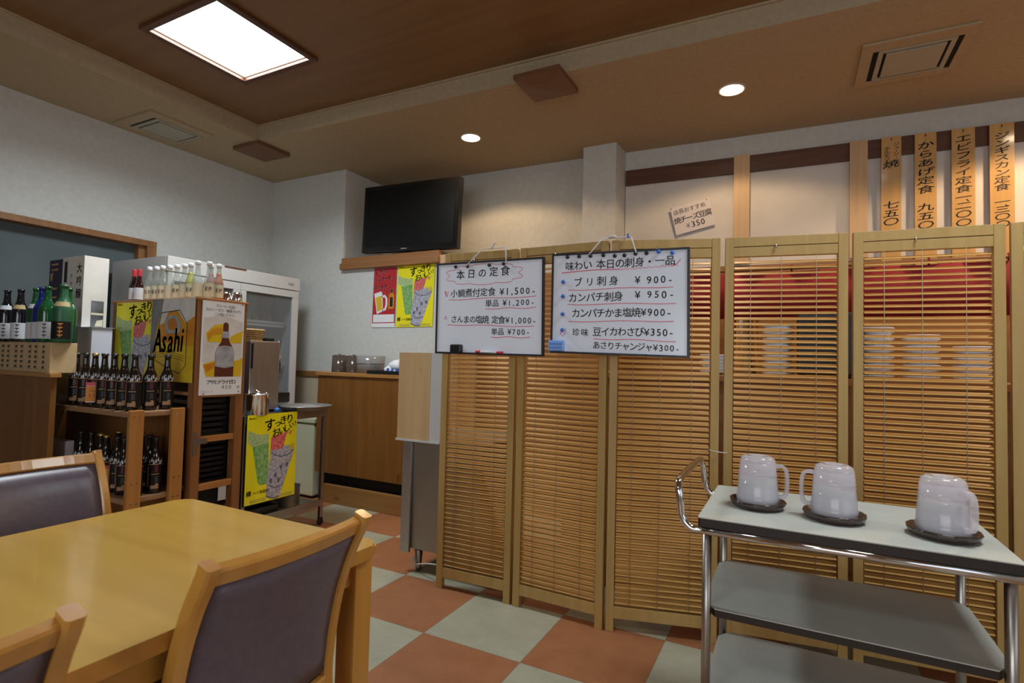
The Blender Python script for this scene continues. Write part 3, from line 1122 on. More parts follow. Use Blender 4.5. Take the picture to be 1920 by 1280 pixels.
# pale low cabinet between fridge and counter
t = thing('low_cabinet', 'cream enamel low cabinet standing between the fridge and the wood counter', 'cabinet', (-3.56, 3.32, 0))
bm = NB()
box(bm, -3.70, -3.425, 3.175, 3.47, 0.02, 0.60, 0.012)
obj('body', bm, M['cream'], t)
bm = NB()
box(bm, -3.705, -3.415, 3.165, 3.47, 0.603, 0.645, 0.008)
obj('lid', bm, M['cream'], t)
bm = NB()
for x in (-3.68, -3.45):
    for y in (3.2, 3.45):
        cyl(bm, (x, y), 0.012, 0, 0.03, 10)
obj('feet', bm, M['rubber'], t)

# ================================================================== DISPLAY FRIDGE
FX = -3.741
t = thing('display_fridge', 'tall white display fridge with glass doors against the left wall', 'fridge', (-4.08, 2.70, 0))
bm = NB()
box(bm, -4.42, FX - 0.03, 2.150, 2.185, 0.06, 1.80)
box(bm, -4.42, FX - 0.03, 3.222, 3.255, 0.06, 1.80)
box(bm, -4.42, -4.38, 2.185, 3.222, 0.06, 1.80)
box(bm, -4.42, FX - 0.03, 2.185, 3.222, 1.70, 1.80)
box(bm, -4.42, FX - 0.03, 2.185, 3.222, 0.06, 0.30)
obj('cabinet', bm, M['white'], t)
bm = NB()
box(bm, FX - 0.03, FX, 2.150, 3.255, 1.697, 1.80, 0.004)
obj('fascia', bm, M['white'], t)
bm = NB()
box(bm, FX - 0.004, FX + 0.002, 2.56, 2.74, 1.788, 1.7995)
obj('maker_plate', bm, M['trim_dark'], t)
bm = NB()
box(bm, FX - 0.001, FX + 0.002, 3.13, 3.19, 1.735, 1.755)
obj('thermometer', bm, M['p_silver'], t)
for y0, y1, hy in ((2.155, 2.700, 2.665), (2.705, 3.245, 2.74)):
    bm = NB()
    box(bm, FX - 0.03, FX, y0, y1, 1.635, 1.690, 0.003)
    box(bm, FX - 0.03, FX, y0, y1, 0.31, 0.40, 0.003)
    box(bm, FX - 0.03, FX, y0, y0 + 0.045, 0.40, 1.635, 0.003)
    box(bm, FX - 0.03, FX, y1 - 0.06, y1, 0.40, 1.635, 0.003)
    d = obj('door', bm, M['white'], t)
    bm = NB()
    box(bm, FX - 0.02, FX - 0.014, y0 + 0.045, y1 - 0.06, 0.40, 1.635)
    obj('door_glass', bm, M['door_glass'], d)
bm = NB()
for z in (0.70, 1.06, 1.40):
    box(bm, -4.37, FX - 0.10, 2.19, 3.215, z, z + 0.006)
    box(bm, FX - 0.105, FX - 0.10, 2.19, 3.19, z - 0.02, z + 0.025)
obj('shelf', bm, M['white'], t)
bm = NB()
box(bm, -4.378, -4.374, 2.19, 3.215, 0.305, 1.695)
obj('lining', bm, mat('fridge_lining', (0.20, 0.21, 0.22), 0.6), t)
bm = NB()
for x in (-4.36, -3.82):
    for y in (2.22, 3.19):
        cyl(bm, (x, y), 0.02, 0, 0.062, 12)
obj('feet', bm, M['rubber'], t)
g0 = None
for k, y in enumerate((2.78, 2.85, 2.92, 2.99, 3.06, 3.13)):
    if g0 is None:
        g0 = thing('drinking_glass', 'small upturned clear glass on the top fridge shelf', 'glass', (-3.95, y, 1.4065), 'upturned glasses in the fridge')
        bm = NB()
        lathe(bm, [(0.030, 0), (0.026, 0.085), (0, 0.085), (0, 0.08), (0.023, 0.08), (0.027, 0)], (0, 0, 0), 16)
        obj('body', bm, M['clear_plastic'], g0, at=None).location = (0, 0, 0)
        g0.children[0].data.transform(Matrix.Translation(g0.location))
    else:
        dup(g0, (-3.95, y, 1.4065))

# ================================================================== STEEL CART, SERVER, POT, TRAY
t = thing('steel_cart', 'dull steel cart on castors beside the fridge with a yellow poster', 'cart', (-3.07, 2.42, 0))
bm = NB()
box(bm, -3.32, -2.84, 2.11, 2.745, 0.765, 0.781, 0.003)
box(bm, -2.848, -2.838, 2.11, 2.745, 0.735, 0.785, 0.002)
box(bm, -3.32, -2.84, 2.735, 2.745, 0.735, 0.785, 0.002)
obj('top', bm, M['steel_dark'], t)
bm = NB()
box(bm, -3.31, -2.85, 2.12, 2.735, 0.145, 0.157, 0.003)
box(bm, -2.862, -2.846, 2.12, 2.735, 0.130, 0.175, 0.002)
obj('shelf', bm, M['steel_dark'], t)
for x, y in ((-3.30, 2.125), (-3.30, 2.728), (-2.856, 2.125), (-2.856, 2.728)):
    bm = NB()
    box(bm, x - 0.012, x + 0.012, y - 0.012, y + 0.012, 0.05, 0.765, 0.003)
    lg = obj('leg', bm, M['steel_leg'], t)
    bm = NB()
    lathe(bm, [(0, -0.008), (0.022, -0.008), (0.024, 0), (0.022, 0.008), (0, 0.008)], (0, 0, 0), 16)
    bmesh.ops.rotate(bm, verts=bm.verts[:], matrix=Matrix.Rotation(PI / 2, 3, 'Y'))
    bmesh.ops.translate(bm, verts=bm.verts[:], vec=(x, y, 0.0245))
    box(bm, x - 0.013, x + 0.013, y - 0.01, y + 0.01, 0.04, 0.055)
    obj('castor', bm, M['rubber'], lg)
bm = NB()
box(bm, -2.838, -2.829, 2.118, 2.478, 0.255, 0.79)
tag(obj('poster_board', bm, M['black'], at=(-2.833, 2.3, 0.255)), 'thin black board behind the yellow poster on the steel cart', 'board')
PL_C = Plane((-2.8265, 2.119, 0.262), (0, 1, 0), (0, 0, 1), 0.358, 0.526)
glasses_poster(PL_C, 'yellow poster of tall glasses hung on the steel cart')

bm = NB()
t = thing('beer_server', 'boxy brushed steel beer server with a black tap in front of the fridge', 'beer server', (-3.15, 2.32, 0.781))
box(bm, -3.32, -2.952, 2.212, 2.43, 0.80, 1.232, 0.006)
obj('body', bm, M['steel'], t)
bm = NB()
box(bm, -2.953, -2.949, 2.216, 2.232, 1.06, 1.215)
obj('side_label', bm, M['black'], t)
bm = NB()
box(bm, -3.20, -2.99, 2.43, 2.552, 0.835, 0.90, 0.004)
obj('drip_tray', bm, M['black'], t)
bm = NB()
tube(bm, [(-3.02, 2.43, 1.13), (-3.02, 2.465, 1.13), (-3.02, 2.48, 1.10), (-3.02, 2.48, 1.03)], 0.010, 10)
tube(bm, [(-3.02, 2.468, 1.14), (-3.02, 2.475, 1.24)], [0.009, 0.014], 10)
obj('tap', bm, M['black'], t)
bm = NB()
lathe(bm, [(0, -0.014), (0.014, -0.014), (0.016, 0), (0.014, 0.014), (0, 0.014)], (-3.02, 2.475, 1.13), 14)
obj('tap_collar', bm, M['chrome'], t)
bm = NB()
for x in (-3.29, -2.98):
    for y in (2.235, 2.405):
        cyl(bm, (x, y), 0.014, 0.781, 0.802, 10)
obj('feet', bm, M['rubber'], t)
bm = NB()
lathe(bm, [(0, -0.0165), (0.012, -0.013), (0.0165, 0), (0.012, 0.013), (0, 0.0165)], (-2.905, 2.385, 0.798), 14)
tag(obj('blue_knob', bm, M['blue'], at=(-2.905, 2.385, 0.781)), 'small round blue plug lying on the cart beside the pot', 'plug')

t = thing('wicker_basket', 'small tan wicker basket on top of the steel beer server', 'basket', (-3.05, 2.265, 1.232))
bm = NB()
for z in range(6):
    a = 0.012 * (z - 5) / 6
    tube(bm, [(-3.13 - a, 2.215 - a, 1.238 + z * 0.012), (-2.965 + a, 2.215 - a, 1.238 + z * 0.012), (-2.965 + a, 2.315 + a, 1.238 + z * 0.012), (-3.13 - a, 2.315 + a, 1.238 + z * 0.012)], 0.007, 8, closed=True)
obj('weave', bm, M['wicker'], t)
bm = NB()
box(bm, -3.125, -2.97, 2.22, 2.31, 1.2325, 1.240)
obj('base', bm, M['wicker'], t)
bm = NB()
box(bm, -3.06, -2.965, 2.335, 2.395, 1.232, 1.254, 0.006)
tag(obj('black_case', bm, M['black'], at=(-3.0, 2.36, 1.232)), 'flat black case on the beer server beside the wicker basket', 'case')

t = thing('steel_pot', 'shiny steel pot with clips standing on the steel cart', 'pot', (-2.878, 2.215, 0.781))
bm = NB()
lathe(bm, [(0, 0), (0.064, 0), (0.068, 0.006), (0.068, 0.12), (0.071, 0.122), (0.071, 0.127), (0.066, 0.127), (0.064, 0.008), (0, 0.008)], (-2.878, 2.215, 0.781), 32)
obj('body', bm, M['chrome'], t)
bm = NB()
tube(bm, spline([(-2.835, 2.235, 0.87), (-2.815, 2.24, 0.895), (-2.825, 2.238, 0.915), (-2.86, 2.23, 0.912), (-2.90, 2.22, 0.93)], 6), 0.005, 8)
tube(bm, spline([(-2.833, 2.21, 0.83), (-2.818, 2.212, 0.85), (-2.83, 2.215, 0.875)], 6), 0.005, 8)
obj('clip', bm, M['chrome'], t)

bm = NB()
lathe(bm, [(0, 0), (0.135, 0), (0.150, 0.006), (0.172, 0.026), (0.176, 0.027), (0.176, 0.030), (0.170, 0.030), (0.148, 0.010), (0.135, 0.004), (0, 0.004)], (-2.905, 2.605, 0.787), 40)
tag(obj('round_tray', bm, M['steel'], at=(-2.905, 2.605, 0.787)), 'wide round steel tray lying on the cart end near the counter', 'tray')

bm = NB()
lathe(bm, [(0, 0), (0.085, 0), (0.088, 0.12), (0.092, 0.122), (0.086, 0.122), (0.083, 0.004), (0, 0.004)], (-3.0, 2.56, 0.157), 30)
tag(obj('steel_bucket', bm, M['steel'], at=(-3.0, 2.56, 0.157)), 'short steel bucket on the lower shelf of the steel cart', 'bucket')
bm = NB()
lathe(bm, [(0, 0.002), (0.075, 0.002), (0.09, 0.03), (0.09, 0.16), (0.07, 0.19), (0.03, 0.20), (0.03, 0.215), (0, 0.215)], (-3.17, 2.64, 0.157), 28)
tag(obj('black_flask', bm, M['black'], at=(-3.17, 2.64, 0.157)), 'round black flask at the back of the lower cart shelf', 'flask')
bm = NB()
box(bm, -3.02, -2.88, 2.15, 2.40, 0.157, 0.163)
for q in ((-3.02, -3.012, 2.15, 2.40), (-2.888, -2.88, 2.15, 2.40), (-3.012, -2.888, 2.15, 2.158), (-3.012, -2.888, 2.392, 2.40)):
    box(bm, *q, 0.163, 0.21)
tag(obj('black_tub', bm, M['black'], at=(-2.95, 2.28, 0.157)), 'shallow black tub on the lower cart shelf under the yellow poster', 'tub')

# ================================================================== WOODEN RACK WITH POSTERS
RX0, RX1, RY0, RY1, RZ = -3.67, -2.84, 1.80, 2.098, 1.448
t = thing('display_rack', 'dark wooden rack hung with drink posters in front of the fridge', 'rack', (-3.25, 1.95, 0))
for x, y in ((RX0, RY0), (RX1 - 0.055, RY0), (RX0, RY1 - 0.05), (RX1 - 0.055, RY1 - 0.05)):
    bm = NB()
    box(bm, x, x + 0.055, y, y + 0.05, 0, RZ - 0.012, 0.004)
    p = obj('post', bm, M['rack_wood'], t)
    if x > -3 and y < 1.9:
        bm = NB()
        box(bm, RX1, RX1 + 0.002, 1.806, 1.828, 0.60, 0.72)
        box(bm, RX1, RX1 + 0.002, 1.828, 1.885, 0.655, 0.683)
        obj('corner_bracket', bm, M['steel_leg'], p)
bm = NB()
box(bm, RX0 - 0.005, RX1 + 0.006, RY0 - 0.006, RY1 + 0.006, RZ - 0.014, RZ, 0.003)
obj('top_board', bm, M['rack_woody'], t)
for z0, z1 in ((0.905, 0.945), (0.660, 0.692), (0.40, 0.435)):
    bm = NB()
    box(bm, RX1 - 0.040, RX1 - 0.006, RY0 + 0.05, RY1 - 0.05, z0, z1, 0.003)
    obj('side_rail', bm, M['rack_woody'], t)
    bm = NB()
    box(bm, RX0 + 0.01, RX0 + 0.04, RY0 + 0.05, RY1 - 0.05, z0, z1, 0.003)
    obj('side_rail', bm, M['rack_woody'], t)
for z in (0.405, 0.915):
    bm = NB()
    box(bm, RX0 + 0.055, RX1 - 0.056, RY0 + 0.01, RY1 - 0.01, z, z + 0.018)
    obj('shelf_board', bm, M['shelf_woodx'], t)
bm = NB()
box(bm, RX0 + 0.05, RX1 - 0.05, RY1 - 0.012, RY1 - 0.002, 0.42, 1.43)
obj('back_panel', bm, M['rack_wood'], t)


def crate(x0, x1, y0, y1, z0, z1, n, label):
    t = thing('slatted_crate', label, 'crate', ((x0 + x1) / 2, (y0 + y1) / 2, z0), 'dark slatted crates in the rack')
    bm = NB()
    h = (z1 - z0) / n
    for i in range(n):
        z = z0 + i * h
        box(bm, x0, x0 + 0.008, y0, y1, z, z + h * 0.6)
        box(bm, x1 - 0.008, x1, y0, y1, z, z + h * 0.6)
        box(bm, x0 + 0.008, x1 - 0.008, y0, y0 + 0.008, z, z + h * 0.6)
        box(bm, x0 + 0.008, x1 - 0.008, y1 - 0.008, y1, z, z + h * 0.6)
    obj('slats', bm, M['black'], t)
    bm = NB()
    for x, y in ((x0 + 0.01, y0 + 0.01), (x1 - 0.02, y0 + 0.01), (x0 + 0.01, y1 - 0.02), (x1 - 0.02, y1 - 0.02)):
        box(bm, x, x + 0.012, y, y + 0.012, z0, z1)
    box(bm, x0 + 0.01, x1 - 0.01, y0 + 0.01, y1 - 0.01, z0, z0 + 0.005)
    obj('corner_posts', bm, M['black'], t)


crate(-3.56, -2.92, 1.83, 2.07, 0.4235, 0.63, 7, 'black slatted crate on the lower shelf of the wooden rack')
crate(-3.56, -2.92, 1.83, 2.07, 0.70, 0.90, 6, 'black slatted crate just under the middle shelf of the wooden rack')
bm = NB()
box(bm, -3.55, -2.93, 1.84, 2.06, 0.632, 0.698)
tag(obj('flat_carton', bm, M['black_matt'], at=(-3.25, 1.95, 0.632)), 'flat dark carton between the two black crates in the rack', 'carton')
bm = NB()
box(bm, -3.50, -2.96, 1.86, 2.05, 0.0, 0.39, 0.01)
tag(obj('storage_box', bm, M['black_matt'], at=(-3.25, 1.95, 0)), 'dark box standing on the floor under the wooden rack', 'box')
# a few bits showing through on the middle shelf
bm = NB()
box(bm, -3.02, -2.93, 1.95, 2.05, 0.9335, 1.02, 0.005)
tag(obj('paper_pack', bm, M['label_tan'], at=(-2.97, 2.0, 0.9335)), 'tan paper pack on the middle shelf of the wooden rack', 'pack')

# posters on the rack
PL_R = Plane((-3.620, 1.795, 0.93), (1, 0, 0), (0, 0, 1), 0.405, 0.515)
glasses_poster(PL_R, 'yellow poster of tall glasses on the wooden rack, behind the dark bottles')
pl = Plane((-3.250, 1.793, 0.985), (1, 0, 0), (0, 0, 1), 0.40, 0.46)
t = thing('beer_poster', 'amber beer poster with big black lettering on the wooden rack', 'poster', tuple(pl.p(0.2, 0)))
bm = NB()
sheet(bm, pl, 0.0012)
obj('sheet', bm, M['p_beer'], t)
bm = NB()
poly(bm, pl, [(0, 0), (0.30, 0), (0.12, 0.40), (0.05, 1), (0, 1)], 0.0004)
obj('grey_print', bm, M['p_grey'], t)
bm = NB()
poly(bm, pl, [(0.28, 0), (1, 0), (1, 0.22), (0.80, 0.30), (0.60, 0.14), (0.40, 0.16), (0.30, 0.30), (0.20, 0.32)], 0.0006)
obj('foam_print', bm, M['p_foam'], t)
bm = NB()
poly(bm, pl, [(0.12, 0.62), (0.16, 0.52), (1, 0.58), (1, 1), (0.05, 1)], 0.0006)
obj('lower_beer_print', bm, M['p_gold'], t)
bm = NB()
poly(bm, pl, [(0.33, 0.26), (0.45, 0.20), (0.62, 0.22), (0.70, 0.32), (0.66, 0.42), (0.36, 0.42)], 0.0009)
obj('emblem_print', bm, M['p_silver'], t)
bm = NB()
poly(bm, pl, [(0.38, 0.28), (0.47, 0.235), (0.58, 0.25), (0.62, 0.32), (0.58, 0.38), (0.42, 0.38)], 0.0012)
obj('emblem_centre_print', bm, M['p_beer2'], t)
bm = NB()
stroke(bm, pl, [(0.24, 0.17), (0.66, 0.145), (0.84, 0.31), (0.84, 0.80), (0.70, 0.90), (0.40, 0.83), (0.14, 0.75), (0.13, 0.55), (0.24, 0.17)], 0.005, 0.0012)
for k, (c, u) in enumerate(zip('Asahi', (0.19, 0.34, 0.49, 0.635, 0.745))):
    put_char(bm, pl, c, u * pl.W, (0.505 + 0.004 * k) * pl.H, 0.190, 0.0015, 0, 0.16, 0.60, 0.018)
for v in (0.645, 0.675, 0.705):
    stroke(bm, pl, [(0.13, v + 0.01), (0.30, v - 0.005), (0.50, v), (0.80, v + 0.045)], 0.0025, 0.0012)
poly(bm, pl, [(0.40, 0.635), (0.50, 0.635), (0.50, 0.655), (0.40, 0.655)], 0.0015)
poly(bm, pl, [(0.40, 0.68), (0.50, 0.68), (0.50, 0.70), (0.40, 0.70)], 0.0015)
obj('lettering', bm, M['ink'], t)

pl = Plane((RX1 + 0.003, 1.823, 0.917), (0, 1, 0), (0.004, 0, 1), 0.253, 0.528)
t = thing('bottle_poster', 'narrow white poster of a brown beer bottle on the rack side', 'poster', tuple(pl.p(0.12, 0)))
bm = NB()
sheet(bm, pl, 0.0012)
obj('sheet', bm, M['paper'], t)
bm = NB()
poly(bm, pl, [(0.03, 0.20), (0.5, 0.16), (0.97, 0.22), (0.97, 0.62), (0.5, 0.72), (0.05, 0.66)], 0.0004)
obj('foam_print', bm, M['p_foam'], t)
bm = NB()
for pts in ([(0.10, 0.36), (0.28, 0.27), (0.50, 0.25), (0.50, 0.45), (0.14, 0.45)], [(0.68, 0.38), (0.98, 0.31), (0.95, 0.45), (0.66, 0.45)],
            [(0.06, 0.68), (0.40, 0.63), (0.40, 0.81), (0.14, 0.81)], [(0.70, 0.66), (1.0, 0.61), (0.97, 0.81), (0.70, 0.81)]):
    poly(bm, pl, pts, 0.0007)
obj('beer_print', bm, M['p_gold'], t)
bm = NB()
poly(bm, pl, [(0.13, 0.37), (0.28, 0.30), (0.47, 0.29), (0.47, 0.36), (0.25, 0.38), (0.16, 0.44)], 0.0009)
poly(bm, pl, [(0.08, 0.69), (0.36, 0.66), (0.30, 0.72), (0.14, 0.77)], 0.0009)
obj('amber_print', bm, M['p_beer'], t)
bm = NB()
poly(bm, pl, [(0.33, 0.81), (0.33, 0.56), (0.39, 0.49), (0.46, 0.44), (0.49, 0.36), (0.49, 0.26), (0.52, 0.235), (0.59, 0.235), (0.62, 0.26), (0.62, 0.36), (0.66, 0.44), (0.73, 0.49), (0.78, 0.56), (0.78, 0.81)], 0.0012)
obj('bottle_print', bm, M['p_brown'], t)
bm = NB()
poly(bm, pl, [(0.335, 0.70), (0.335, 0.56), (0.40, 0.49), (0.56, 0.48), (0.72, 0.49), (0.775, 0.56), (0.775, 0.70), (0.56, 0.72)], 0.0015)
poly(bm, pl, [(0.47, 0.36), (0.48, 0.33), (0.63, 0.33), (0.64, 0.36), (0.64, 0.40), (0.47, 0.40)], 0.0015)
obj('silver_label_print', bm, M['p_silver'], t)
bm = NB()
text_row(bm, pl, 'クリーミーな泡!', 0.30, 0.78, 0.065, 0.021, 0.0006)
text_row(bm, pl, 'カロリーゼロ・糖質ゼロで、', 0.07, 0.97, 0.11, 0.020, 0.0006)
text_row(bm, pl, 'この味!ドライ!', 0.28, 0.78, 0.155, 0.021, 0.0006)
text_row(bm, pl, 'アサヒドライゼロ', 0.17, 0.85, 0.865, 0.028, 0.0006, bold=0.02)
text_row(bm, pl, '円', 0.88, 0.95, 0.925, 0.017, 0.0006, bold=0.02)
obj('lettering', bm, M['ink'], t)
bm = NB()
text_row(bm, pl, '400', 0.50, 0.76, 0.918, 0.030, 0.0006, jit=0.08)
obj('price', bm, M['ink_grey'], t)
bm = NB()
text_row(bm, pl, 'アサヒビール', 0.04, 0.32, 0.965, 0.011, 0.0006)
obj('red_print', bm, M['red_ink'], t)
bm = NB()
for u, v in ((0.04, 0.012), (0.94, 0.03), (0.93, 0.975), (0.10, 0.985)):
    lathe(bm, [(0, 0), (0.004, 0)], (0, 0, 0), 8)
    bmesh.ops.rotate(bm, verts=bm.verts[-9:], matrix=Matrix.Rotation(PI / 2, 3, 'Y'))
    bmesh.ops.translate(bm, verts=bm.verts[-9:], vec=pl.uv(u, v, 0.002))
obj('pins', bm, M['black'], t)

# ================================================================== BOTTLES


def bottle_profile(R, H, neck_r, sh0, sh1, lip=True):
    """body to sh0, shoulder to sh1, neck to H (fractions of H)"""
    p = [(0, 0), (R * 0.92, 0), (R, H * 0.02), (R, H * sh0)]
    for k in range(1, 7):
        a = k / 6
        s = 0.5 - 0.5 * math.cos(PI * a)
        p.append((R + (neck_r * 1.12 - R) * s, H * (sh0 + (sh1 - sh0) * a)))
    p.append((neck_r, H * (sh1 + (1 - sh1) * 0.5)))
    if lip:
        p += [(neck_r, H * 0.955), (neck_r * 1.18, H * 0.96), (neck_r * 1.18, H)]
    else:
        p += [(neck_r, H)]
    p.append((0, H))
    return p


def band(bm, R, z0, z1, n=24, a0=0.0, a1=2 * PI, mi=0):
    lathe(bm, [(R, z0), (R, z1)], (0, 0, 0), n, a0, a1, mi)
    return bm


FRONT = -PI / 2          # the side towards -Y

# ---- small liqueur bottles along the rack top
def small_bottle(name, label, group, glass, drink, cap, capm, ink, lab, fill=0.78):
    t = thing(name, label, 'bottle', (0, 0, 0), group)
    R, H = 0.0265, 0.205
    bm = NB()
    lathe(bm, bottle_profile(R, H * 0.93, 0.0115, 0.46, 0.80, False), n=20)
    obj('glass', bm, M[glass], t)
    if drink:
        bm = NB()
        pr = [(0, 0.003)] + [(max(0.001, r * 0.90), z) for r, z in bottle_profile(R, H * 0.93, 0.0115, 0.46, 0.80, False) if 0 < z < H * fill and r > 0.002]
        pr = [pr[0], (R * 0.86, 0.003)] + pr[2:] + [(0, pr[-1][1])]
        lathe(bm, pr, n=18)
        obj('liqueur', bm, M[drink], t)
    bm = NB()
    if cap == 'wide':
        lathe(bm, [(0, H * 0.895), (0.0135, H * 0.895), (0.0140, H * 0.90), (0.0140, H * 0.985), (0.012, H), (0, H)], n=18)
    else:
        lathe(bm, [(0.0122, H * 0.70), (0.0125, H * 0.98), (0.011, H), (0, H)], n=18)
    obj('cap', bm, M[capm], t)
    if lab:
        bm = NB()
        band(bm, R * 1.015, H * 0.06, H * 0.42, 18, FRONT - 1.25, FRONT + 1.25)
        lb = obj('label', bm, M[lab], t)
        if ink:
            bm = NB()
            lp = Plane((-0.02, -R * 1.03, H * 0.06), (1, 0, 0), (0, 0, 1), 0.04, H * 0.36)
            text_row(bm, lp, 'EP', 0.05, 0.95, 0.45, 0.030, 0.0, bold=0.01)
            obj('lettering', bm, M[ink], lb)
    return t


M['ink_red'] = mat('dark_red_ink', (0.20, 0.02, 0.02), 0.5)
BT = RZ
kinds = {
    'wine': small_bottle('wine_bottle', 'x', 'mini wine bottles on the rack', 'wine_glass', None, 'foil', 'cap_red', None, 'label_white'),
    'clear': small_bottle('liqueur_bottle', 'x', 'capped bottles on the rack', 'clear_glass', None, 'wide', 'cap_white', 'ink_red', 'label_cream'),
    'clearg': small_bottle('liqueur_bottle', 'x', 'capped bottles on the rack', 'clear_glass', None, 'wide', 'cap_white', 'ink', 'label_cream'),
    'plain': small_bottle('liqueur_bottle', 'x', 'capped bottles on the rack', 'clear_glass', None, 'wide', 'cap_white', None, 'label_cream'),
    'yellow': small_bottle('liqueur_bottle', 'x', 'capped bottles on the rack', 'clear_glass', 'yellow_drink', 'wide', 'cap_white', 'ink', 'label_cream'),
    'red': small_bottle('liqueur_bottle', 'x', 'capped bottles on the rack', 'clear_glass', 'red_drink', 'wide', 'cap_white', None, 'label_cream'),
    'orange': small_bottle('liqueur_bottle', 'x', 'capped bottles on the rack', 'clear_glass', 'orange_drink', 'wide', 'cap_white', 'ink_red', 'label_cream'),
}
row = [('wine', -3.575, 1.86, 0.96, 'small dark wine bottle with red foil at the outer end of the rack top'),
       ('wine', -3.520, 1.86, 0.96, 'small dark wine bottle with red foil next to the white capped bottles'),
       ('clear', -3.415, 1.86, 1.0, 'clear white capped bottle standing next to the red foil wine bottles'),
       ('clearg', -3.352, 1.865, 1.0, 'clear white capped bottle, second after the red foil wine bottles'),
       ('clear', -3.290, 1.865, 1.0, 'clear white capped bottle, third after the red foil wine bottles'),
       ('plain', -3.228, 1.87, 1.0, 'clear white capped bottle, fourth after the red foil wine bottles'),
       ('clear', -3.160, 1.87, 1.0, 'clear white capped bottle, fifth after the red foil wine bottles'),
       ('plain', -3.095, 1.875, 1.0, 'clear white capped bottle standing just before the yellow one'),
       ('yellow', -3.030, 1.87, 1.0, 'white capped bottle of yellow liqueur on the wooden rack'),
       ('plain', -2.950, 1.86, 1.03, 'clear white capped bottle between the yellow and the red liqueur'),
       ('red', -2.955, 1.94, 1.0, 'white capped bottle of red liqueur on the wooden rack'),
       ('orange', -2.898, 1.95, 1.0, 'white capped bottle of orange liqueur at the rack corner'),
       ('clear', -2.878, 1.88, 1.0, 'clear white capped bottle in front of the orange liqueur')]
seen = set()
for kd, x, y, s, lab in row:
    o = kinds[kd]
    if kd in seen:
        o = dup(o, (x, y, BT), 0.0, lab)
    else:
        seen.add(kd)
        o['label'] = lab
        o.location = (x, y, BT)
    o.rotation_euler = (0, 0, random.uniform(0.85, 1.2))
    o.scale = (s, s, s)
c0 = None
for x, y, lab in ((-2.925, 2.02, 'shiny silver cup upturned beside the liqueur bottles on the rack'), (-2.885, 2.06, 'shiny silver cup upturned at the far corner of the rack top')):
    if c0 is None:
        c0 = thing('silver_cup', lab, 'cup', (x, y, BT), 'silver cups on the rack')
        bm = NB()
        lathe(bm, [(0.030, 0), (0.026, 0.045), (0.020, 0.055), (0, 0.056), (0, 0.052), (0.018, 0.05), (0.024, 0.042), (0.028, 0)], n=20)
        o = obj('body', bm, M['chrome'], None)
        o.parent = c0
    else:
        dup(c0, (x, y, BT), 0, lab)

# ---- big dark bottles on the low shelf


def dark_bottle(tagged, gold, name='shochu_bottle'):
    t = thing(name, 'x', 'bottle', (0, 0, 0), 'dark bottles on the low shelf')
    R, H = 0.0335, 0.282
    bm = NB()
    lathe(bm, bottle_profile(R, H, 0.0135, 0.56, 0.80), n=24)
    obj('glass', bm, M['brown_glass'], t)
    bm = NB()
    lathe(bm, [(0.0166, H * 0.962), (0.0166, H + 0.001), (0, H + 0.0015)], n=18)
    obj('cap', bm, M['cap_gold' if gold else 'black'], t)
    bm = NB()
    band(bm, R * 1.012, H * 0.08, H * 0.53, 22, FRONT - 1.5, FRONT + 1.5)
    lb = obj('label', bm, M['label_dark'], t)
    bm = NB()
    band(bm, R * 1.02, H * 0.515, H * 0.53, 18, FRONT - 1.3, FRONT + 1.3)
    band(bm, R * 1.02, H * 0.085, H * 0.15, 8, FRONT - 0.60, FRONT + 0.50)
    band(bm, R * 1.02, H * 0.15, H * 0.18, 4, FRONT + 0.05, FRONT + 0.45)
    band(bm, R * 1.02, H * 0.12, H * 0.50, 2, FRONT - 1.12, FRONT - 0.90)
    band(bm, R * 1.02, H * 0.34, H * 0.355, 8, FRONT - 0.5, FRONT + 0.5)
    obj('copper_print', bm, M['label_copper'], lb)
    bm = NB()
    band(bm, R * 1.02, H * 0.20, H * 0.31, 8, FRONT - 0.05, FRONT + 0.4)
    obj('grey_print', bm, mat('dull_grey_print', (0.030, 0.032, 0.038), 0.5), lb)
    bm = NB()
    band(bm, R * 1.02, H * 0.38, H * 0.50, 4, FRONT - 0.1, FRONT + 0.35)
    obj('red_print', bm, mat('deep_red_print', (0.09, 0.008, 0.012), 0.4), lb)
    bm = NB()
    for k in range(7):
        a = FRONT - 0.9 + k * 0.28
        z = H * (0.575 + 0.03 * math.sin(k * 2.1))
        band(bm, R * 1.012, z - H * 0.025, z + H * 0.012, 2, a, a + 0.20)
        band(bm, R * 1.006, z + H * 0.018, z + H * 0.04, 2, a + 0.06, a + 0.16)
    obj('neck_print', bm, M['label_white'], t)
    if tagged:
        bm = NB()
        box(bm, -0.027, 0.027, -R - 0.006, -R - 0.004, H * 0.09, H * 0.46)
        tg = obj('paper_tag', bm, M['label_orange'], t)
        bm = NB()
        box(bm, -0.027, 0.027, -R - 0.0068, -R - 0.006, H * 0.395, H * 0.46)
        obj('red_band', bm, M['red'], tg)
        bm = NB()
        box(bm, -0.027, 0.027, -R - 0.0068, -R - 0.006, H * 0.09, H * 0.105)
        box(bm, -0.024, 0.024, -R - 0.0068, -R - 0.006, H * 0.388, H * 0.394)
        obj('white_band', bm, M['paper'], tg)
        bm = NB()
        lp = Plane((-0.027, -R - 0.0066, H * 0.10), (1, 0, 0), (0, 0, 1), 0.054, H * 0.28)
        for u, v in ((0.3, 0.25), (0.5, 0.25), (0.68, 0.27), (0.28, 0.5), (0.6, 0.46), (0.3, 0.62), (0.62, 0.60)):
            poly(bm, lp, [(u, v), (u + 0.12, v), (u + 0.1, v + 0.05), (u + 0.01, v + 0.06)], 0)
        obj('ink_marks', bm, M['ink'], tg)
    return t


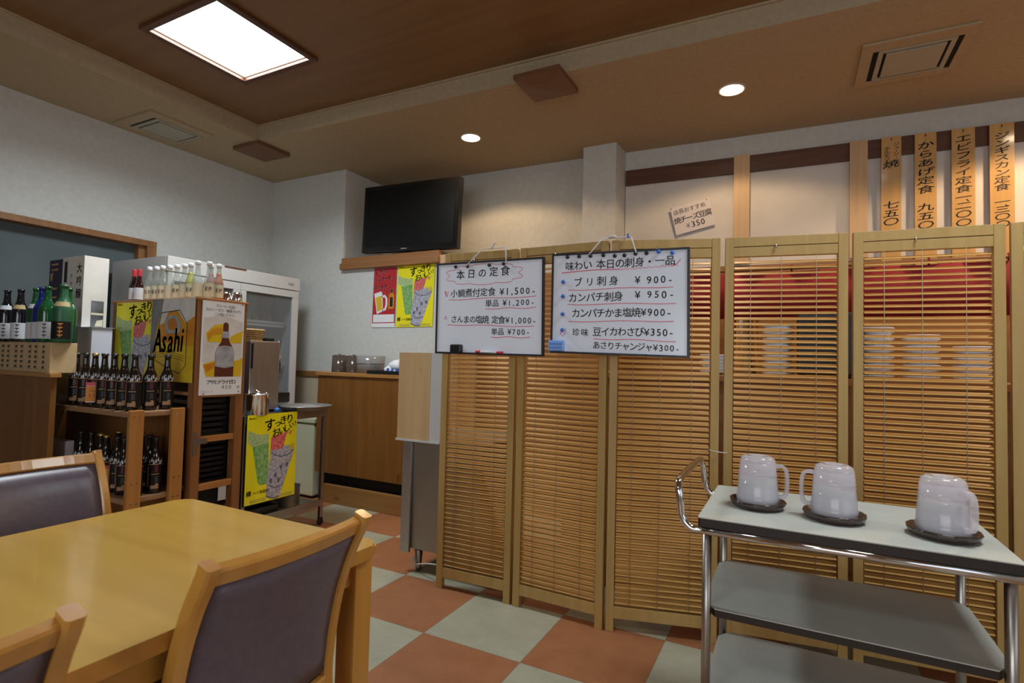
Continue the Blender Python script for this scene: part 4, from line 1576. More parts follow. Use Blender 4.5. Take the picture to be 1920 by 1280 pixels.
B_plain, B_gold, B_tag, B_tagb = dark_bottle(0, 0), dark_bottle(0, 1), dark_bottle(1, 1), dark_bottle(1, 0)
ZS = 0.848
ord_ = ['first', 'second', 'third', 'fourth', 'fifth', 'sixth', 'seventh']
rows = []
for i in range(7):
    x = -3.490 + i * 0.0935
    kd = B_tag if i == 2 else B_plain
    lab = ('dark bottle with an orange tag in the upper shelf row' if i == 2 else
           'dark shochu bottle, %s from the cartons in the front upper shelf row' % ord_[i])
    rows.append((kd, x, 1.548, ZS, lab))
for i, (x, y, lab) in enumerate(((-2.935, 1.627, 'dark shochu bottle behind the corner bottle of the upper shelf'),
                                 (-2.930, 1.708, 'dark shochu bottle at the back corner of the upper shelf by the beer poster'))):
    rows.append((B_plain, x, y, ZS, lab))
ZL = 0.425
low = [(-3.43, 1.56, B_plain, 'beside the white box'), (-3.345, 1.57, B_tagb, 'with orange tag nearest the white box'), (-3.26, 1.575, B_gold, 'with a gold cap behind the two tagged ones'),
       (-3.175, 1.56, B_tag, 'with an orange tag and gold cap under the shelf middle'), (-3.09, 1.57, B_plain, 'just right of the gold capped tagged one'),
       (-3.005, 1.56, B_plain, 'behind the front shelf post'), (-2.922, 1.57, B_tagb, 'with an orange tag between the two shelf posts'),
       (-2.918, 1.66, B_plain, 'at the shelf end between the two posts'), (-3.30, 1.68, B_gold, 'with a gold cap in the back row near the white box'),
       (-3.20, 1.70, B_plain, 'in the back row behind the gold capped ones'), (-3.10, 1.69, B_gold, 'with a gold cap in the back row under the shelf middle'),
       (-3.01, 1.68, B_plain, 'in the back row behind the front post')]
for x, y, kd, lab in low:
    rows.append((kd, x, y, ZL, 'dark bottom shelf bottle ' + lab))
seen = set()
for kd, x, y, z, lab in rows:
    g = 'dark bottles on the upper shelf' if z == ZS else 'dark bottles on the bottom shelf'
    if kd.name in seen:
        o = dup(kd, (x, y, z), 0, lab, g)
    else:
        seen.add(kd.name)
        o = kd
        o.location = (x, y, z)
        o['label'], o['group'] = lab, g
    o.rotation_euler = (0, 0, random.uniform(0.75, 1.2) if 'tag' not in lab else 0.95)

# ---- the low shelf itself
t = thing('bottle_shelf', 'low wooden shelf unit filled with dark bottles in front of the rack', 'shelf', (-3.48, 1.64, 0))
for z in (ZS, ZL):
    bm = NB()
    box(bm, -4.10, -2.876, 1.500, 1.775, z - 0.028, z - 0.0005, 0.006)
    obj('shelf_board', bm, M['shelf_woodx'], t)
for x, y in ((-2.874, 1.497), (-2.874, 1.700), (-4.10, 1.497), (-4.10, 1.72)):
    bm = NB()
    px = -2.876 if x > -3 else -4.124
    box(bm, px, px + 0.024, y, y + 0.066, 0.0, 0.856, 0.003)
    po = obj('post', bm, M['shelf_wood'], t)
    if x > -3:
        bm = NB()
        for z in (0.826, 0.50, 0.40):
            for dy in (0.020, 0.046):
                box(bm, px + 0.024, px + 0.0265, y + dy - 0.004, y + dy + 0.004, z - 0.003, z + 0.003)
        obj('screws', bm, M['chrome'], po)
bm = NB()
box(bm, -4.10, -2.90, 1.777, 1.788, 0.10, 0.80)
obj('back_panel', bm, M['rack_wood'], t)
bm = NB()
box(bm, -3.72, -3.50, 1.52, 1.56, ZL, ZL + 0.225, 0.003)
tag(obj('white_box', bm, M['carton'], at=(-3.6, 1.54, ZL)), 'plain white box at the end of the bottom bottle shelf', 'box')

# ================================================================== LOW PARTITION, WOODEN BOXES, SAKE BOTTLES
t = thing('partition', 'low knotty wood partition carrying wooden boxes and sake bottles', 'partition', (-4.0, 1.42, 0))
bm = NB()
box(bm, -4.42, -3.412, 1.402, 1.428, 0, 1.0)
obj('panel', bm, M['knotty'], t)
bm = NB()
box(bm, -4.42, -3.388, 1.388, 1.438, 1.0, 1.0215, 0.003)
obj('top_rail', bm, M['counter_edge'], t)

bx = None
ZB = 1.022


def wood_box(wd, label):
    t = thing('wooden_box', label, 'box', (0, 0, 0), 'inked wooden boxes on the partition')
    bm = NB()
    box(bm, -wd / 2, wd / 2, -0.05, 0.05, 0, 0.160, 0.002)
    obj('body', bm, M['boxwood'], t)
    bm = NB()
    lp = Plane((-wd / 2, -0.0506, 0), (1, 0, 0), (0, 0, 1), wd, 0.16)
    for u in ((0.5,) if wd < 0.08 else (0.3, 0.72)):
        for k in range(5):
            v = 0.12 + k * 0.17
            a = 0.10 if wd >= 0.08 else 0.16
            stroke(bm, lp, [(u - a, v + 0.02), (u + a, v)], 0.005)
            stroke(bm, lp, [(u + random.uniform(-0.03, 0.03), v - 0.03), (u - a * 0.6, v + 0.08)], 0.005)
            stroke(bm, lp, [(u, v + 0.03), (u + a * 0.9, v + 0.08)], 0.004)
    obj('ink_marks', bm, M['ink'], t)
    return t


wa = wood_box(0.155, 'inked wooden box on the partition, second from its end')
wa.location = (-3.624, 1.452, ZB)
for k, (x, lab) in enumerate(((-3.783, 'third'), (-3.942, 'fourth'), (-4.101, 'fifth'))):
    dup(wa, (x, 1.452, ZB), 0, 'inked wooden box on the partition, %s from its end' % lab)
wb = wood_box(0.075, 'narrow inked wooden box standing at the partition end')
wb.location = (-3.505, 1.452, ZB)
bm = NB()
box(bm, -3.464, -3.434, 1.402, 1.521, ZB, 1.182, 0.002)
tag(obj('wooden_box', bm, M['boxwoodx'], at=(-3.449, 1.46, ZB)), 'plain pale wooden box at the partition end beside the inked boxes', 'box')
bm = NB()
box(bm, -3.66, -3.528, 1.532, 1.612, ZS, ZB - 0.001, 0.003)
cc = tag(obj('cream_carton', bm, M['cream_card'], at=(-3.54, 1.55, ZS)), 'cream carton with a white label under the pale wooden box', 'carton')
bm = NB()
box(bm, -3.62, -3.54, 1.530, 1.532, ZS + 0.02, ZS + 0.05)
obj('label', bm, M['label_white'], cc)


def sake(glass, neck, body, label, extra=None):
    t = thing('sake_bottle', label, 'bottle', (0, 0, 0), 'sake bottles on the wooden boxes')
    R, H = 0.0385, 0.300
    bm = NB()
    lathe(bm, bottle_profile(R, H, 0.0145, 0.56, 0.82), n=24)
    obj('glass', bm, M[glass], t)
    if body:
        bm = NB()
        band(bm, R * 1.012, H * 0.06, H * 0.36, 20, FRONT - 1.1, FRONT + 1.2)
        lb = obj('label', bm, M[body], t)
        bm = NB()
        for k in range(4):
            z = H * (0.31 - k * 0.065)
            band(bm, R * 1.02, z, z + 0.006, 3, FRONT - 0.1, FRONT + 0.35)
            band(bm, R * 1.02, z - 0.008, z, 1, FRONT + 0.05, FRONT + 0.16)
        obj('ink_marks', bm, M['ink' if body != 'label_dark' else 'label_orange'], lb)
    if neck:
        bm = NB()
        z0, z1 = H * 0.62, H * 0.70
        r0 = R * 0.93
        lathe(bm, [(r0 * 1.0, z0), (r0 * 0.80, z1)], (0, 0, 0), 12, FRONT - 0.9, FRONT + 1.1)
        obj('neck_label', bm, M[neck], t)
    if extra:
        bm = NB()
        band(bm, R * 1.016, H * 0.10, H * 0.34, 6, FRONT - 1.5, FRONT - 1.05)
        obj('side_label', bm, M[extra], t)
    return t


ZK = ZB + 0.1615
sk = [(-4.066, 1.44, 'black_glass', 'label_white', 'label_white', None, 'black sake bottle with a white label furthest from the carton'),
      (-3.913, 1.445, 'black_glass', 'label_tan', 'label_white', None, 'black sake bottle with a tan neck label'),
      (-3.742, 1.450, 'green_glass', 'label_white', 'label_white', None, 'dark green sake bottle standing next to the blue one'),
      (-3.650, 1.440, 'blue_glass', None, 'label_white', 'label_orange', 'blue glass sake bottle on the wooden boxes'),
      (-3.563, 1.430, 'green_glass', None, 'label_white', None, 'green sake bottle with a tall white label after the blue one'),
      (-3.525, 1.510, 'green_glass', 'label_white', None, None, 'green sake bottle half hidden behind the frosted one'),
      (-3.440, 1.450, 'green_frost', 'label_tan', 'label_dark', 'label_orange', 'frosted green sake bottle at the end of the partition')]
for x, y, g, n_, b_, e_, lab in sk:
    o = sake(g, n_, b_, lab, e_)
    o.location = (x, y, ZK)
    o.rotation_euler = (0, 0, 0.85)
    if g == 'green_frost':
        o.scale = (1.18, 1.18, 1.02)

# tall cartons at the back of the shelf
t = thing('white_carton', 'plain white carton standing on the shelf under the tall gift box', 'carton', (-3.59, 1.67, ZS))
bm = NB()
box(bm, -3.672, -3.515, 1.622, 1.727, ZS, 1.277, 0.002)
obj('body', bm, M['carton'], t)
bm = NB()
box(bm, -3.68, -3.507, 1.614, 1.735, 1.277, 1.2785)
obj('lid', bm, M['carton'], t)
bm = NB()
box(bm, -4.03, -3.688, 1.622, 1.735, ZS, 1.278, 0.002)
tag(obj('pale_carton', bm, M['card_white'], at=(-3.86, 1.68, ZS)), 'pale carton mostly hidden behind the sake bottles', 'carton')
t = thing('gift_box', 'tall pale gift box with brush lettering above the sake bottles', 'box', (-3.76, 1.69, 1.279))
bm = NB()
box(bm, -3.888, -3.640, 1.624, 1.752, 1.2795, 1.695, 0.002)
obj('body', bm, M['card_white'], t)
pl = Plane((-3.888, 1.6235, 1.2795), (1, 0, 0), (0, 0, 1), 0.248, 0.4155)
bm = NB()
text_col(bm, pl, '大吟醸', 0.80, 0.08, 0.62, 0.062, 0.0004, bold=0.012)
for k, v in enumerate((0.27, 0.38, 0.47, 0.57)):
    stroke(bm, pl, [(0.42, v), (0.48, v - 0.012)], 0.004)
    stroke(bm, pl, [(0.45, v - 0.02), (0.44, v + 0.03)], 0.004)
poly(bm, pl, [(0.10, 0.06), (0.24, 0.06), (0.24, 0.36), (0.10, 0.36)], 0.0004)
obj('lettering', bm, M['ink'], t)
pl = Plane((-3.6395, 1.624, 1.2795), (0, 1, 0), (0, 0, 1), 0.128, 0.4155)
bm = NB()
poly(bm, pl, [(0.35, 0.99), (0.86, 0.99), (0.86, 0.62), (0.35, 0.62)], 0.0004)
obj('picture_print', bm, M['p_grey'], t)
bm = NB()
poly(bm, pl, [(0.52, 0.98), (0.84, 0.98), (0.84, 0.88), (0.60, 0.90)], 0.0008)
poly(bm, pl, [(0.36, 0.82), (0.85, 0.82), (0.85, 0.79), (0.36, 0.79)], 0.0008)
obj('picture_light_print', bm, M['label_cream'], t)
t = thing('violet_box', 'dark violet gift box with gold print beside the tall pale box', 'box', (-3.97, 1.69, 1.279))
bm = NB()
box(bm, -4.05, -3.892, 1.626, 1.75, 1.2795, 1.690, 0.002)
obj('body', bm, M['purple_card'], t)
pl = Plane((-4.05, 1.6255, 1.2795), (1, 0, 0), (0, 0, 1), 0.158, 0.41)
bm = NB()
for v in (0.06, 0.14, 0.42, 0.55, 0.66):
    poly(bm, pl, [(0.12, v), (0.7, v - 0.01), (0.66, v + 0.022), (0.2, v + 0.02)], 0.0004)
poly(bm, pl, [(0.10, 0.20), (0.32, 0.18), (0.28, 0.30), (0.14, 0.32)], 0.0004)
obj('gold_print', bm, M['gold'], t)

# ================================================================== STEEL CABINET AND WOODEN BOX AT THE SCREEN END
t = thing('steel_cabinet', 'brushed steel cabinet on short legs at the outer end of the slatted screen', 'cabinet', (-1.65, 2.62, 0))
bm = NB()
box(bm, -1.865, -1.40, 2.390, 2.90, 0.125, 0.70, 0.004)
obj('body', bm, M['steel_dark'], t)
bm = NB()
box(bm, -1.885, -1.825, 2.372, 2.388, 0.105, 0.70, 0.003)
obj('corner_strip', bm, M['steel'], t)
bm = NB()
box(bm, -1.88, -1.39, 2.372, 2.91, 0.70, 0.715, 0.003)
obj('top', bm, M['steel'], t)
for x, y in ((-1.80, 2.43), (-1.44, 2.43), (-1.80, 2.86), (-1.44, 2.86)):
    bm = NB()
    lathe(bm, [(0, 0), (0.014, 0), (0.016, 0.02), (0.024, 0.13), (0, 0.13)], (x, y, 0), 18)
    obj('leg', bm, M['steel_leg'], t)
bm = NB()
box(bm, -1.79, -1.45, 2.845, 2.87, 0.075, 0.09)
obj('stretcher', bm, M['steel_leg'], t)
bm = NB()
tube(bm, spline([(-1.815, 2.405, 0.035), (-1.80, 2.40, 0.04), (-1.70, 2.36, 0.075), (-1.60, 2.31, 0.105)], 5), 0.003, 6)
tube(bm, spline([(-1.83, 2.40, 0.05), (-1.815, 2.398, 0.075), (-1.80, 2.40, 0.045), (-1.825, 2.395, 0.02)], 5), 0.005, 6)
tag(obj('tie_string', bm, M['string'], at=(-1.7, 2.36, 0.03)), 'white string tied from the steel cabinet leg to the screen', 'string')
t = thing('menu_box', 'upright pale wooden box standing by the steel cabinet and the menu board', 'box', (-1.80, 2.4, 0.716))
bm = NB()
box(bm, -1.912, -1.701, 2.352, 2.362, 0.712, 1.177)
obj('front_panel', bm, M['birch'], t)
bm = NB()
box(bm, -1.914, -1.63, 2.362, 2.46, 0.7165, 1.178, 0.002)
box(bm, -1.6995, -1.63, 2.352, 2.3618, 0.712, 1.178)
box(bm, -1.918, -1.63, 2.346, 2.37, 0.702, 0.7115)
obj('body', bm, M['white'], t)

# ================================================================== SLATTED FOLDING SCREENS
HS = 1.685


def screen_panel(t, A, B, slat_gap=None):
    """one leaf from floor point A to B (x, y), facing the room"""
    A, B = Vector((A[0], A[1], 0)), Vector((B[0], B[1], 0))
    ux = (B - A).normalized()
    W = (B - A).length
    uy = V(-ux.y, ux.x, 0)               # away from the room
    m3 = Matrix((ux, uy, V(0, 0, 1))).transposed()

    def lb(bm, x0, x1, y0, y1, z0, z1, bev=0.0):
        n0 = len(bm.verts)
        box(bm, x0, x1, y0, y1, z0, z1, bev)
        bm.verts.ensure_lookup_table()
        for v in bm.verts[n0:]:
            v.co = m3 @ v.co + A
    sw, D = 0.036, 0.030
    bm = NB()
    lb(bm, 0.002, sw, 0, D, 0, HS, 0.002)
    lb(bm, W - sw, W - 0.002, 0, D, 0, HS, 0.002)
    lb(bm, sw, W - sw, 0.002, D - 0.002, HS - 0.040, HS - 0.001, 0.0015)
    lb(bm, sw, W - sw, 0.003, D - 0.003, HS - 0.082, HS - 0.0425, 0.0015)
    lb(bm, sw, W - sw, 0.002, D - 0.002, 0.055, 0.105, 0.002)
    fr = obj('panel', bm, M['screen'], t)
    # slats: front edge low, back edge high
    bm = NB()
    z = 0.122
    ang = math.radians(26)
    c, s = math.cos(ang), math.sin(ang)
    hw, th = 0.0128, 0.0013
    k = 0
    while z < HS - 0.095:
        n0 = len(bm.verts)
        x0 = sw + 0.004
        if slat_gap and k in slat_gap:
            tilt = slat_gap[k]
        else:
            tilt = random.uniform(-0.0012, 0.0012)
        box(bm, x0, W - sw - 0.004, -hw, hw, -th, th)
        bm.verts.ensure_lookup_table()
        for v in bm.verts[n0:]:
            y = v.co.y * c - v.co.z * s
            zz = v.co.y * s + v.co.z * c
            v.co = m3 @ V(v.co.x, 0.015 + y, z + zz + tilt * (v.co.x - W / 2) / W * 2) + A
        z += 0.0235
        k += 1
    sl = obj('slats', bm, M['slat'], fr)
    bm = NB()
    for u in (0.17, 0.47, 0.80):
        x = sw + u * (W - 2 * sw)
        for dy in (0.002,):
            p0, p1 = m3 @ V(x, dy, 0.105) + A, m3 @ V(x, dy, HS - 0.082) + A
            tube(bm, [p0, p1], 0.0011, 5)
    obj('cords', bm, M['blind_cord'], fr)
    bm = NB()
    p = m3 @ V(W * 0.43, -0.001, HS - 0.042) + A
    tube(bm, [p + V(0, 0.004, 0.008), p + V(0, -0.006, 0.006), p + V(0, -0.008, -0.004), p + V(0, -0.002, -0.010)], 0.003, 7)
    obj('hook', bm, M['chrome'], fr)
    return fr


P_ = [(-1.590, 2.292), (-1.178, 2.310), (-1.165, 2.305), (-0.722, 2.293), (-0.712, 2.298), (-0.272, 2.420),
      (-0.258, 2.425), (0.194, 2.497), (0.207, 2.497), (0.682, 2.540), (0.692, 2.540), (1.14, 2.500)]
t = thing('folding_screen', 'pale wood slatted folding screen of three leaves behind the menu whiteboards', 'folding screen', (-0.93, 2.31, 0), 'slatted folding screens')
for i in (0, 2, 4):
    screen_panel(t, P_[i], P_[i + 1], {3: 0.004, 5: -0.003} if i == 4 else None)
t = thing('folding_screen', 'pale wood slatted folding screen of three leaves behind the drinks trolley', 'folding screen', (0.44, 2.5, 0), 'slatted folding screens')
for i in (6, 8, 10):
    screen_panel(t, P_[i], P_[i + 1])
bm = NB()
tube(bm, [(-0.31, 2.40, 0.795), (-0.285, 2.40, 0.79), (-0.255, 2.418, 0.785), (-0.24, 2.425, 0.785)], 0.002, 6)
tag(obj('twine', bm, M['string'], at=(-0.27, 2.41, 0.79)), 'short white cord tying the two slatted screens together', 'cord')

# ================================================================== MENU WHITEBOARDS


def magnet(pl, u, v, m, label, grp):
    c = pl.uv(u, v, 0.0)
    bm = NB()
    lathe(bm, [(0, 0), (0.0075, 0), (0.0085, 0.003), (0.0085, 0.007), (0.005, 0.011), (0, 0.012)], (0, 0, 0), 16)
    rot = Matrix((pl.ux, pl.uy, pl.n)).transposed()
    for v_ in bm.verts:
        v_.co = rot @ v_.co + c
    tag(obj('magnet', bm, M[m], at=c), label, 'magnet', grp)


def whiteboard(o, ux, uy, W, H, label, hang):
    pl = Plane(o, ux, uy, W, H)
    t = thing('whiteboard', label, 'whiteboard', tuple(pl.p(W / 2, 0)), 'menu whiteboards')
    bm = NB()
    sheet(bm, pl, 0.012, d0=-0.003)
    obj('panel', bm, M['wb'], t)
    bm = NB()
    e = 0.009
    eu, ev = e / W, e / H
    for a in ((-eu, 0.0, -ev, 1 + ev), (1.0, 1 + eu, -ev, 1 + ev), (0.0, 1.0, -ev, 0.0), (0.0, 1.0, 1.0, 1 + ev)):
        sheet(bm, pl, 0.016, 0, a[0], a[1], a[2], a[3], d0=0.001)
    sheet(bm, pl, 0.012, 0, 0.15, 0.72, 1 + ev * 0.2, 1 + ev * 1.0, d0=0.013)
    obj('frame', bm, M['wb_frame'], t)
    bm = NB()
    tube(bm, [Vector(p) for p in hang], 0.0028, 6)
    obj('hanging_cord', bm, M['string'], t)
    return pl, t


random.seed(3)
pl1, t = whiteboard((-1.577, 2.225, 1.182), (0.582, -0.006, -0.006), (-0.012, 0.012, 0.43), 0.575, 0.435,
                    'menu whiteboard with a red cloud around its heading, hung nearer the television',
                    [(-1.415, 2.222, 1.60), (-1.364, 2.285, 1.692), (-1.33, 2.30, 1.695), (-1.245, 2.30, 1.695), (-1.232, 2.285, 1.689), (-1.195, 2.222, 1.605)])
bm = NB()
tube(bm, spline([(-1.318, 2.29, 1.692), (-1.305, 2.285, 1.70), (-1.295, 2.282, 1.715), (-1.288, 2.28, 1.712)], 4), 0.004, 6)
obj('knot', bm, M['string'], t)
bm = NB()
J = 0.05
D = 0.0004 - 0.003
text_row(bm, pl1, '本日の定食', 0.175, 0.72, 0.125, 0.050, D, jit=J, slope=0.035, bold=0.010)
text_row(bm, pl1, '小鯛煮付定食 ¥1,500-', 0.13, 0.95, 0.335, 0.044, D, jit=J, slope=0.01, bold=0.010)
text_row(bm, pl1, '単品 ¥1,200-', 0.48, 0.94, 0.455, 0.038, D, jit=J, slope=0.01, bold=0.010)
text_row(bm, pl1, 'さんまの塩焼 定食¥1,000-', 0.14, 0.955, 0.625, 0.040, D, jit=J, slope=-0.02, bold=0.010)
text_row(bm, pl1, '単品 ¥700-', 0.54, 0.90, 0.765, 0.036, D, jit=J, bold=0.010)
obj('lettering', bm, M['ink'], t)
bm = NB()
n = 96
pts = []
for i in range(n + 1):
    a = 2 * PI * i / n + 2.6
    k = 0.92 + 0.16 * abs(math.sin(a * 5))
    pts.append((0.455 + 0.355 * k * math.copysign(abs(math.cos(a)) ** 0.8, math.cos(a)), 0.130 + 0.108 * k * math.copysign(abs(math.sin(a)) ** 0.8, math.sin(a))))
stroke(bm, pl1, pts, 0.0022, D)
for y0, u0, u1, dv in ((0.405, 0.115, 0.95, -0.012), (0.515, 0.485, 0.95, -0.004), (0.69, 0.105, 0.93, 0.02), (0.825, 0.54, 0.90, 0.0)):
    stroke(bm, pl1, [(u0 + (u1 - u0) * k / 8, y0 + dv * k / 8 + 0.006 * math.sin(k * 1.3)) for k in range(9)], 0.0026, D)


def star(bm, pl, u, v, r, d, wd=0.0022):
    pts = [(u + r * math.cos(PI / 2 + k * 4 * PI / 5) * pl.H / pl.W, v - r * math.sin(PI / 2 + k * 4 * PI / 5)) for k in range(6)]
    stroke(bm, pl, pts, wd, d)


stroke(bm, pl1, [(0.075, 0.30), (0.095, 0.37), (0.11, 0.31), (0.085, 0.335), (0.07, 0.31), (0.09, 0.375), (0.105, 0.35)], 0.003, D)
star(bm, pl1, 0.085, 0.615, 0.028, D)
obj('red_marks', bm, M['red_ink'], t)
for k, (u, v, w_) in enumerate(((0.185, 0.032, 'above the first heading character'), (0.305, 0.035, 'above the second heading character'), (0.52, 0.035, 'above the fourth heading character'), (0.655, 0.030, 'above the last heading character'))):
    magnet(pl1, u, v, 'black', 'round black magnet on the cloud whiteboard ' + w_, 'magnets on the cloud whiteboard')
c = pl1.uv(0.22, 0.965, 0.012)
bm = NB()
box(bm, -0.031, 0.031, -0.014, 0.012, -0.018, 0.022, 0.008)
bmesh.ops.translate(bm, verts=bm.verts[:], vec=c)
tag(obj('eraser', bm, M['black'], at=c), 'small black eraser on the ledge of the cloud whiteboard', 'eraser')
t = thing('marker_pen', 'white marker pen with red ends on the whiteboard ledge', 'marker', tuple(pl1.uv(0.53, 0.985, 0.009)))
a, b = pl1.uv(0.455, 0.990, 0.009), pl1.uv(0.61, 0.992, 0.009)
bm = NB()
tube(bm, [a, b], 0.0055, 12)
obj('barrel', bm, M['cap_white'], t)
bm = NB()
tube(bm, [pl1.uv(0.41, 0.989, 0.009), a], 0.006, 12)
tube(bm, [b, pl1.uv(0.665, 0.993, 0.009)], 0.006, 12)
obj('ends', bm, M['red'], t)

pl2, t = whiteboard((-0.953, 2.225, 1.193), (0.585, 0, -0.012), (-0.006, 0.012, 0.43), 0.580, 0.428,
                    'menu whiteboard with blue magnets down its side, hung over the screen middle',
                    [(-0.785, 2.215, 1.612), (-0.748, 2.275, 1.688), (-0.72, 2.29, 1.693), (-0.64, 2.305, 1.695), (-0.622, 2.29, 1.690), (-0.580, 2.215, 1.606)])
bm = NB()
tube(bm, [(-0.722, 2.283, 1.694), (-0.70, 2.285, 1.699), (-0.685, 2.287, 1.697)], [0.003, 0.0065, 0.004], 8)
obj('knot', bm, M['string'], t)
bm = NB()
box(bm, -0.640, -0.634, 2.288, 2.298, 1.688, 1.706)
obj('blue_tie', bm, M['blue'], t)
bm = NB()
text_row(bm, pl2, '味わい 本日の刺身・一品', 0.095, 0.92, 0.115, 0.044, D, jit=J, slope=0.02, bold=0.010)
text_row(bm, pl2, 'ブリ刺身', 0.155, 0.525, 0.285, 0.043, D, jit=J, slope=0.02, bold=0.010)
text_row(bm, pl2, '¥ 900-', 0.63, 0.91, 0.275, 0.043, D, jit=J, bold=0.010)
text_row(bm, pl2, 'カンパチ刺身', 0.125, 0.55, 0.445, 0.043, D, jit=J, slope=0.02, bold=0.010)
text_row(bm, pl2, '¥ 950-', 0.63, 0.92, 0.42, 0.042, D, jit=J, bold=0.010)
text_row(bm, pl2, 'カンパチかま塩焼¥900-', 0.155, 0.90, 0.605, 0.043, D, jit=J, slope=0.015, bold=0.010)
text_row(bm, pl2, '珍味', 0.155, 0.295, 0.80, 0.036, D, jit=J, bold=0.010)
text_row(bm, pl2, '豆イカわさび¥350-', 0.325, 0.915, 0.79, 0.041, D, jit=J, slope=0.01, bold=0.010)
text_row(bm, pl2, 'あさりチャンジャ¥300-', 0.325, 0.955, 0.925, 0.036, D, jit=J, slope=-0.01, bold=0.010)
obj('lettering', bm, M['ink'], t)
bm = NB()
stroke(bm, pl2, [(0.065, 0.185), (0.2, 0.17), (0.35, 0.162), (0.52, 0.165)], 0.0034, D)
stroke(bm, pl2, [(0.52 + 0.022 * k, 0.163 - 0.0012 * k + 0.012 * (k % 2)) for k in range(20)], 0.002, D)
stroke(bm, pl2, [(0.90, 0.155), (0.93, 0.13), (0.955, 0.09)], 0.003, D)
for y0, u0, u1, dv in ((0.365, 0.125, 0.905, -0.015), (0.515, 0.12, 0.925, -0.008), (0.69, 0.13, 0.91, -0.012), (0.862, 0.33, 0.925, 0.006)):
    stroke(bm, pl2, [(u0 + (u1 - u0) * k / 8, y0 + dv * k / 8 + 0.006 * math.sin(k * 1.1)) for k in range(9)], 0.0026, D)
for v in (0.285, 0.435, 0.62, 0.785):
    star(bm, pl2, 0.082, v + 0.005, 0.034, D)
stroke(bm, pl2, [(0.07, 0.77), (0.065, 0.82), (0.085, 0.845), (0.11, 0.80), (0.10, 0.76)], 0.0026, D)
obj('red_marks', bm, M['red_ink'], t)
nth = ('first', 'second', 'third', 'fourth', 'fifth', 'sixth', 'seventh', 'eighth')
for k, u in enumerate((0.115, 0.21, 0.30, 0.40, 0.487, 0.56, 0.64, 0.72)):
    magnet(pl2, u, 0.02 + (0.012 if k in (4, 5) else 0), 'black', 'round black magnet, %s of eight along the fish whiteboard top' % nth[k], 'black magnets on the fish whiteboard')
magnet(pl2, 0.805, 0.012, 'blue', 'round blue magnet next to the black row on the whiteboard', 'blue magnets on the fish whiteboard')
magnet(pl2, 0.90, 0.030, 'blue', 'round blue magnet at the top corner of the fish whiteboard', 'blue magnets on the fish whiteboard')
for v, w_ in ((0.28, '900 yen yellowtail line'), (0.43, '950 yen line'), (0.615, 'salt grilled line'), (0.78, 'delicacy line')):
    magnet(pl2, 0.084, v, 'blue', 'blue magnet on the red star of the ' + w_, 'blue magnets on the fish whiteboard')
c = pl2.uv(0.04, 0.945, 0.012)
bm = NB()
box(bm, -0.036, 0.036, -0.006, 0.013, -0.024, 0.024, 0.006)
bmesh.ops.translate(bm, verts=bm.verts[:], vec=c)
e = tag(obj('eraser', bm, M['blue_pale'], at=c), 'pale blue eraser at the corner of the fish whiteboard', 'eraser')
bm = NB()
for dz in (-0.008, 0.008):
    box(bm, c.x - 0.034, c.x + 0.034, c.y - 0.0072, c.y - 0.006, c.z + dz - 0.0012, c.z + dz + 0.0012)
obj('groove', bm, M['blue'], e)

# ================================================================== WALL NOTICE AND HANGING MENU STRIPS
a, b, c_ = Vector((-0.818, 4.096, 2.312)), Vector((-0.545, 4.109, 2.372)), Vector((-0.775, 4.100, 2.108))
pl = Plane(c_, b - a, Vector((-0.045, -0.01, 0.205)), 0.279, 0.208)
t = thing('wall_notice', 'white notice card pinned askew on the wall above the screen', 'notice', tuple(pl.p(0.14, 0)))
bm = NB()
sheet(bm, pl, 0.002)
obj('card', bm, M['notice'], t)
bm = NB()
text_row(bm, pl, '焼チーズ豆腐', 0.03, 0.98, 0.50, 0.052, 0.0006, bold=0.015, slope=0.0)
text_row(bm, pl, '350', 0.42, 0.78, 0.76, 0.060, 0.0006, bold=0.01)
obj('lettering', bm, M['ink'], t)
bm = NB()
text_row(bm, pl, '店長おすすめ', 0.05, 0.88, 0.20, 0.040, 0.0006, jit=0.04, bold=0.010)
text_row(bm, pl, '¥', 0.28, 0.42, 0.76, 0.050, 0.0006)
obj('grey_lettering', bm, M['ink_grey'], t)
bm = NB()
for u, v in ((0.02, 0.03), (0.93, 0.05)):
    k = pl.uv(u, v, 0.001)
    box(bm, k.x - 0.003, k.x + 0.003, k.y - 0.004, k.y, k.z - 0.003, k.z + 0.003)
obj('pins', bm, M['chrome'], t)

